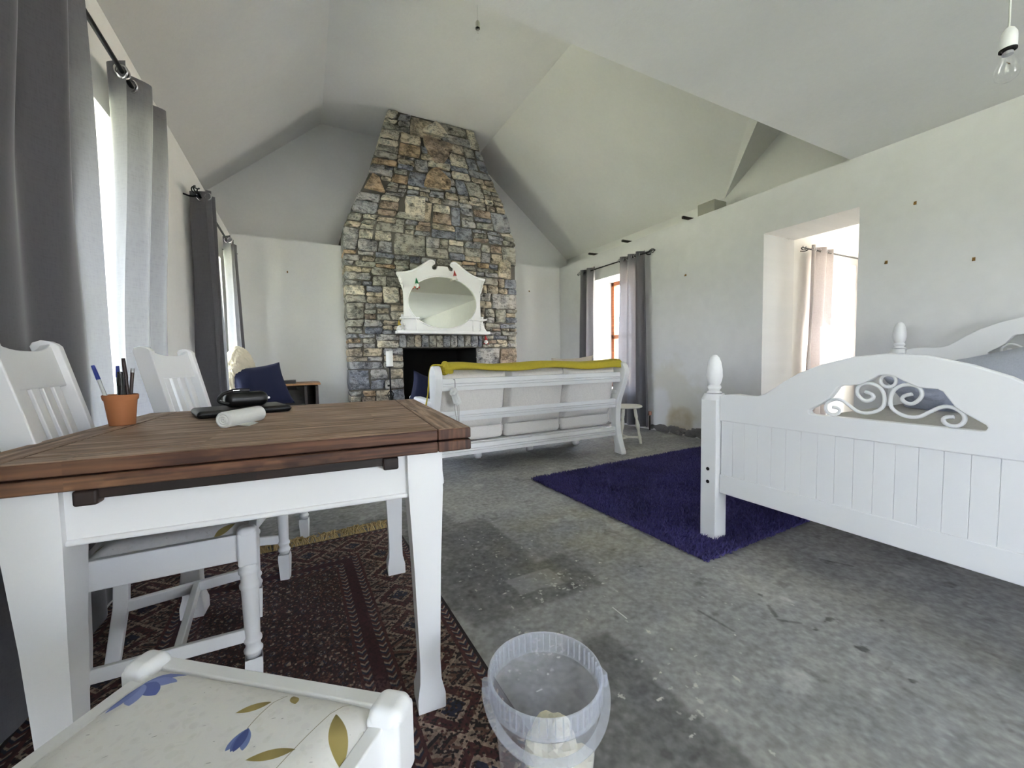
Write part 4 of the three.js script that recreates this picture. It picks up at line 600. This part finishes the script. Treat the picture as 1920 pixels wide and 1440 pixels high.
// ------------------------------------------------------------ overmantel mirror
{
  const m = thing('overmantel_mirror', 'white carved overmantel mirror with oval glass on the stone lintel', 'mirror', [1.74, 1.3, -5.4]);
  const ell = (r, q, n = 64) => Array.from({ length: n }, (_, i) => { const a = i / n * Math.PI * 2; return [r * Math.cos(a), 0.43 + q * Math.sin(a)]; });
  const h = [[0.64, 0.042], [0.605, 0.09], [0.585, 0.15], [0.565, 0.21], [0.545, 0.26], [0.54, 0.42], [0.545, 0.56], [0.562, 0.63], [0.585, 0.68], [0.6, 0.73], [0.625, 0.775], [0.625, 0.79], [0.5, 0.795], [0.42, 0.82], [0.33, 0.87], [0.24, 0.935], [0.19, 0.968], [0.155, 0.982], [0.125, 0.978], [0.108, 0.955], [0.115, 0.93], [0.135, 0.92], [0.148, 0.905], [0.145, 0.875], [0.12, 0.862], [0.09, 0.872], [0.075, 0.905], [0.07, 0.918], [0, 0.922]];
  const outline = [...h, ...h.slice(0, -1).reverse().map(([x, y]) => [-x, y])];
  mesh('frame', ext(shapeOf(outline, [ell(0.485, 0.352).reverse()]), 0.03, 0.005), M.white, m);
  const bead = ell(0.487, 0.354, 80).map(([x, y]) => V(x, y, 0.03)); mesh('oval_bead', tube(bead, 0.008, 120, 8, true), M.white, m);
  const glass = at(ext(shapeOf(ell(0.5, 0.365)), 0.006), 0, 0, 0.006); mesh('mirror_glass', glass, std(new THREE.Color().setRGB(0.8, 0.81, 0.74), { metalness: 1, roughness: 0.02 }), m);
  mesh('base_shelf', bx(1.3, 0.04, 0.16, 0, 0.022, 0.04, 0.008, 2), M.white, m);
  for (const s of [-1, 1]) {
    mesh('scroll_moulding', tube([[s * 0.62, 0.785, 0.035], [s * 0.5, 0.8, 0.038], [s * 0.42, 0.825, 0.04], [s * 0.33, 0.875, 0.04], [s * 0.24, 0.94, 0.04], [s * 0.17, 0.98, 0.04], [s * 0.125, 0.97, 0.04], [s * 0.118, 0.945, 0.04], [s * 0.14, 0.94, 0.04]], 0.013, 60, 8), M.white, m);
    mesh('bracket_shelf', bx(0.24, 0.02, 0.1, s * 0.48, 0.205, 0.07, 0.004), M.white, m); mesh('turned_pillar', at(lathe([[0.001, 0], [0.012, 0], [0.008, 0.02], [0.013, 0.06], [0.007, 0.09], [0.008, 0.12], [0.013, 0.155], [0.001, 0.158]], 14), s * 0.4, 0.041, 0.09), M.white, m);
    mesh('carved_edge', [...Array.from({ length: 7 }, (_, i) => at(rough(prep(new THREE.IcosahedronGeometry(0.018, 2)), 0.008, 40, i + s), s * (0.535 + 0.03 * (i / 6)), 0.06 + i * 0.03, 0.03)), ...Array.from({ length: 7 }, (_, i) => at(rough(prep(new THREE.IcosahedronGeometry(0.017, 2)), 0.008, 40, i + 9), s * (0.545 + 0.007 * i), 0.6 + i * 0.024, 0.03))], M.white, m);
  }
  const gn = (label, x, y, hat, nose, z = -5.345) => { const o = thing('gnome_ornament', label, 'ornament', [x, y, z], 0, 'small ornaments hung on the mirror'); mesh('hat', at(lathe([[0.024, 0], [0.022, 0.008], [0.012, 0.04], [0.003, 0.07], [0.001, 0.072]], 14), 0.004, 0.03, 0, 0, 0, 0.12), std(hat, { roughness: 0.8 }), o); mesh('body', rough(prep(new THREE.SphereGeometry(0.028, 16, 12)), 0.006, 40, x), M.paper, o); for (const s of [-1, 1]) mesh('foot', at(prep(new THREE.SphereGeometry(0.012, 12, 8)), s * 0.03, -0.022, 0.008), std(nose, { roughness: 0.7 }), o); };
  gn('green hatted gnome on the left of the mirror frame', 1.37, 1.93, 0x1d7a4a, 0xb5503f); gn('white and red gnome on the upper right of the mirror frame', 1.9, 2.07, 0xb34a44, 0xd9d4c8); gn('yellow topped gnome at the lower left mirror corner', 1.125, 1.376, 0xb59a3a, 0xe6e4de); gn('red and white gnome at the lower right mirror corner', 2.4, 1.2, 0xc33a3a, 0xb83a3a, -5.472);
}
// ------------------------------------------------------------ curtains and rods
function curtain(label, a, b, c, d, yT, yB, n, amp, mat, ph = 0, group = 'grey eyelet curtains', lowAmp = 1.3, fall = 1) { // top from a to b, bottom from c to d, each [x, z]
  const o = thing('eyelet_curtain', label, 'curtain', [a[0], 0, a[1]], 0, group), f = (p, q, t) => [lerp(p[0], q[0], t), lerp(p[1], q[1], t)];
  const dx = b[0] - a[0], dz = b[1] - a[1], L = Math.hypot(dx, dz), nx = -dz / L, nz = dx / L;
  const fn = (u, v) => { const y = lerp(yT, yB, v), uu = u + 0.02 * PN.noise(u * 4, v * 1.5, ph), T = f(a, b, uu), B = f(c, d, uu), s = smooth(0, fall, v), P = f(T, B, s), w = 2 * Math.PI * n * u + ph, sw = Math.sin(w), k = amp * lerp(1, lowAmp, smooth(0, fall, v)) * (sw * 0.8 + 0.28 * Math.sin(w * 2 + 2 * v) * v + 0.15 * PN.noise(u * 7 + ph, v * 2.5, 3)); return [P[0] + nx * k - a[0], y, P[1] + nz * k - a[1]]; };
  const nu = Math.max(48, n * 22), g = grid(nu, 40, fn), uv = g.attributes.uv; for (let i = 0; i < uv.count; i++) uv.setXY(i, uv.getX(i) * L * 1.6, uv.getY(i) * (yT - yB));
  mesh('cloth', g, mat, o);
  const ry = Math.atan2(dx, dz); for (let k = 0; k < 2 * n; k++) { const u = clamp((Math.PI * (k + 0.5 - 0.5) - ph) / (2 * Math.PI * n), 0.02, 0.98), [x, , z] = fn(u, 0); mesh('eyelet', at(prep(new THREE.TorusGeometry(0.024, 0.0045, 8, 24)), x, yT - 0.045, z, 0, ry + (k % 2 ? 0.6 : -0.6), 0), M.chrome, o); }
  return o;
}
function rod(label, a, b, y, wall) {
  const o = thing('curtain_rod', label, 'curtain rod', [a[0], y, a[1]], 0, 'black curtain rods'), d = V(b[0] - a[0], 0, b[1] - a[1]), L = d.length(); d.normalize();
  mesh('pole', tube([[0, 0, 0], [d.x * L / 2, 0, d.z * L / 2], [d.x * L, 0, d.z * L]], 0.009, 8, 12), M.blackMetal, o);
  for (const [t, s] of [[0, -1], [L, 1]]) { // open twisted cage finial
    for (let k = 0; k < 4; k++) { const q = new THREE.Quaternion().setFromUnitVectors(V(0, 1, 0), d.clone().multiplyScalar(s)), pts = []; for (let i = 0; i <= 10; i++) { const e = i / 10, an = k * 1.571 + e * 2.2, r = 0.004 + 0.02 * Math.sin(Math.PI * e); pts.push(V(Math.cos(an) * r, e * 0.09, Math.sin(an) * r).applyQuaternion(q).add(d.clone().multiplyScalar(t))); } mesh('finial_rod', tube(pts, 0.004, 16, 6), M.blackMetal, o); }
    const c = d.clone().multiplyScalar(t - s * 0.07), e = V(...wall).sub(V(a[0], 0, a[1])); const off = Math.abs(d.z) > 0.5 ? V(wall[0] - a[0], 0, 0) : V(0, 0, wall[2] - a[1]);
    mesh('bracket', tube([c, c.clone().addScaledVector(off, 0.5).add(V(0, -0.012, 0)), c.clone().add(off)], 0.006, 8, 8), M.blackMetal, o);
  }
}
rod('black curtain rod over the window beside the table', [-0.615, -0.95], [-0.615, -2.6], 2.155, [XL, 0, 0]);
rod('black curtain rod over the far left window', [-0.615, -3.62], [-0.615, -5.34], 2.16, [XL, 0, 0]);
rod('black curtain rod over the window behind the sofa', [3.86, -5.1], [3.86, -3.72], 2.235, [XR, 0, 0]);
rod('black curtain rod in the room behind the doorway', [5.42, -2.75], [7.25, -2.75], 2.2, [0, 0, -2.85]);
curtain('long grey curtain at the left edge, behind the nearest slatted chair', [-0.615, -1.2], [-0.615, -1.9], [-0.682, -1.1], [-0.682, -2.15], 2.2, 0.03, 3, 0.06, M.curtain, 0.4, 'grey eyelet curtains', 0.3, 0.55);
curtain('bright backlit grey curtain beside the table window', [-0.615, -2.28], [-0.615, -2.68], [-0.655, -2.2], [-0.655, -2.75], 2.2, 0.03, 2, 0.075, M.curtain, 2.9, 'grey eyelet curtains', 0.6, 0.6);
curtain('dark narrow grey curtain behind the white chair', [-0.615, -3.68], [-0.615, -3.92], [-0.61, -3.62], [-0.6, -4.0], 2.205, 0.03, 2, 0.088, M.curtain, 0.6);
curtain('pale grey curtain in the far left corner', [-0.615, -4.85], [-0.615, -5.24], [-0.6, -4.8], [-0.58, -5.4], 2.205, 0.03, 2, 0.05, M.curtain, 2.2);
curtain('grey curtain on the fireplace side of the window behind the sofa', [3.86, -5.08], [3.86, -4.76], [3.86, -5.14], [3.86, -4.78], 2.28, 0.05, 2, 0.045, M.curtain, 1);
curtain('grey curtain on the doorway side of the window behind the sofa', [3.86, -4.24], [3.86, -3.8], [3.84, -4.26], [3.86, -3.76], 2.28, 0.04, 3, 0.045, M.curtain, 0);
curtain('beige grey curtain seen through the doorway, left of that window', [5.5, -2.75], [6.0, -2.75], [5.42, -2.75], [5.9, -2.75], 2.25, 0.03, 2, 0.05, M.curtainPale, 0.5, 'curtains of the room behind the doorway');
curtain('beige grey curtain at the right edge of the doorway', [6.82, -2.75], [7.2, -2.75], [6.8, -2.75], [7.25, -2.75], 2.25, 0.03, 2, 0.05, M.curtainPale, 2, 'curtains of the room behind the doorway');
// ------------------------------------------------------------ bare bulbs
function pendant(label, x, y, z, top, bulbLabel, pale) {
  const o = thing('bulb_pendant', label, 'lamp holder', [x, y, z]);
  mesh('cord', cyl(0.0025, 0.0025, top - y - 0.05, 0, (top - y + 0.05) / 2, 0, 8), M.paper, o); mesh('ceiling_rose', at(lathe([[0.001, 0], [0.03, 0], [0.04, -0.012], [0.012, -0.024], [0.001, -0.024]].reverse(), 20), 0, top - y, 0), M.white, o);
  mesh('holder', lathe([[0.001, 0.0], [0.018, 0.0], [0.0195, 0.004], [0.0195, 0.03], [0.0185, 0.032], [0.0195, 0.034], [0.0185, 0.046], [0.012, 0.06], [0.005, 0.066], [0.001, 0.066]], 24), pale ? M.white : M.cream, o); mesh('holder_ring', lathe([[0.0165, -0.006], [0.02, -0.004], [0.02, 0.001], [0.0165, 0.002], [0.0165, -0.006]], 24), M.dark, o);
  const b = thing('light_bulb', bulbLabel, 'bulb', [x, y, z]); mesh('glass_envelope', lathe([[0.0125, -0.004], [0.0125, -0.018], [0.016, -0.03], [0.0265, -0.052], [0.029, -0.068], [0.025, -0.084], [0.013, -0.095], [0.001, -0.097]].reverse(), 28), M.glass, b); mesh('cap', cyl(0.0125, 0.0125, 0.02, 0, -0.006, 0), M.chrome, b); mesh('filament', tube([[-0.008, -0.04, 0], [0, -0.046, 0.006], [0.008, -0.04, 0]], 0.0008, 10, 5), M.brass, b);
}
pendant('white lamp holder hanging from the low ceiling at the right', 1.99, 1.865, -0.452, TOP, 'clear bulb hanging at the right above the bed', true); pendant('small lamp holder hanging from the high ceiling', 1.51, 3.885, -3.47, COLLAR, 'clear bulb hanging high in front of the chimney', false);
// ------------------------------------------------------------ on the walls
{
  const hook = (label, x, y, z, onRight) => { const o = thing('wall_hook', label, 'hook', [x, y, z], onRight ? -Math.PI / 2 : 0, 'picture hooks left in the walls'); mesh('plate', bx(0.015, 0.024, 0.004, 0, 0, 0.002, 0.001), M.brass, o); mesh('hook_pin', tube([[0, 0.006, 0.003], [0, 0.002, 0.018], [0, -0.012, 0.02], [0, -0.01, 0.028]], 0.003, 12, 6), M.brass, o); };
  hook('small brown hook on the wall left of the chimney', -0.127, 2.084, ZB, false); hook('small brown hook on the wall right of the chimney', 3.356, 2.057, ZB, false);
  hook('small brown hook right of the window behind the sofa', XR, 1.868, -3.262, true); hook('small brass hook high above the headboard', XR, 2.002, -1.302, true); hook('small brass hook beside the doorway edge', XR, 1.616, -1.453, true); hook('small brass hook above the headboard, rightmost', XR, 1.537, -1.001, true);
  for (const [z, l] of [[-3.23, 'dark wooden peg on the wall top beside the concrete block'], [-4.2, 'dark wooden peg on the wall top, middle of three'], [-4.91, 'dark wooden peg on the wall top over the window']]) single('wooden_peg', l, 'peg', uvBox(bx(0.22, 0.028, 0.028, XR + 0.01, TOP + 0.0155, z, 0.003)), M.woodDark, 'pegs on the wall top');
  single('concrete_block', 'grey concrete block standing on top of the right wall', 'block', uvBox(rough(bx(0.2, 0.13, 0.21, 4.085, TOP + 0.0685, -3.03, 0.008, 3), 0.002, 20)), M.concreteBlock);
  const pi = thing('pipe_stub', 'copper pipe stub with pink valve cap at the wall foot', 'pipe', [3.92, 0, -3.765]); mesh('pipe', cyl(0.011, 0.011, 0.2, 0, 0.1, 0), std(0x33251f, { roughness: 0.7 }), pi); mesh('valve_cap', lathe([[0.001, 0.19], [0.018, 0.19], [0.022, 0.2], [0.022, 0.235], [0.016, 0.243], [0.001, 0.243]], 18), M.copper, pi); mesh('valve_body', at(cyl(0.012, 0.012, 0.05, 0, 0, 0), -0.005, 0.195, -0.02, Math.PI / 2), M.chrome, pi);
}
renderer.render(scene, camera);
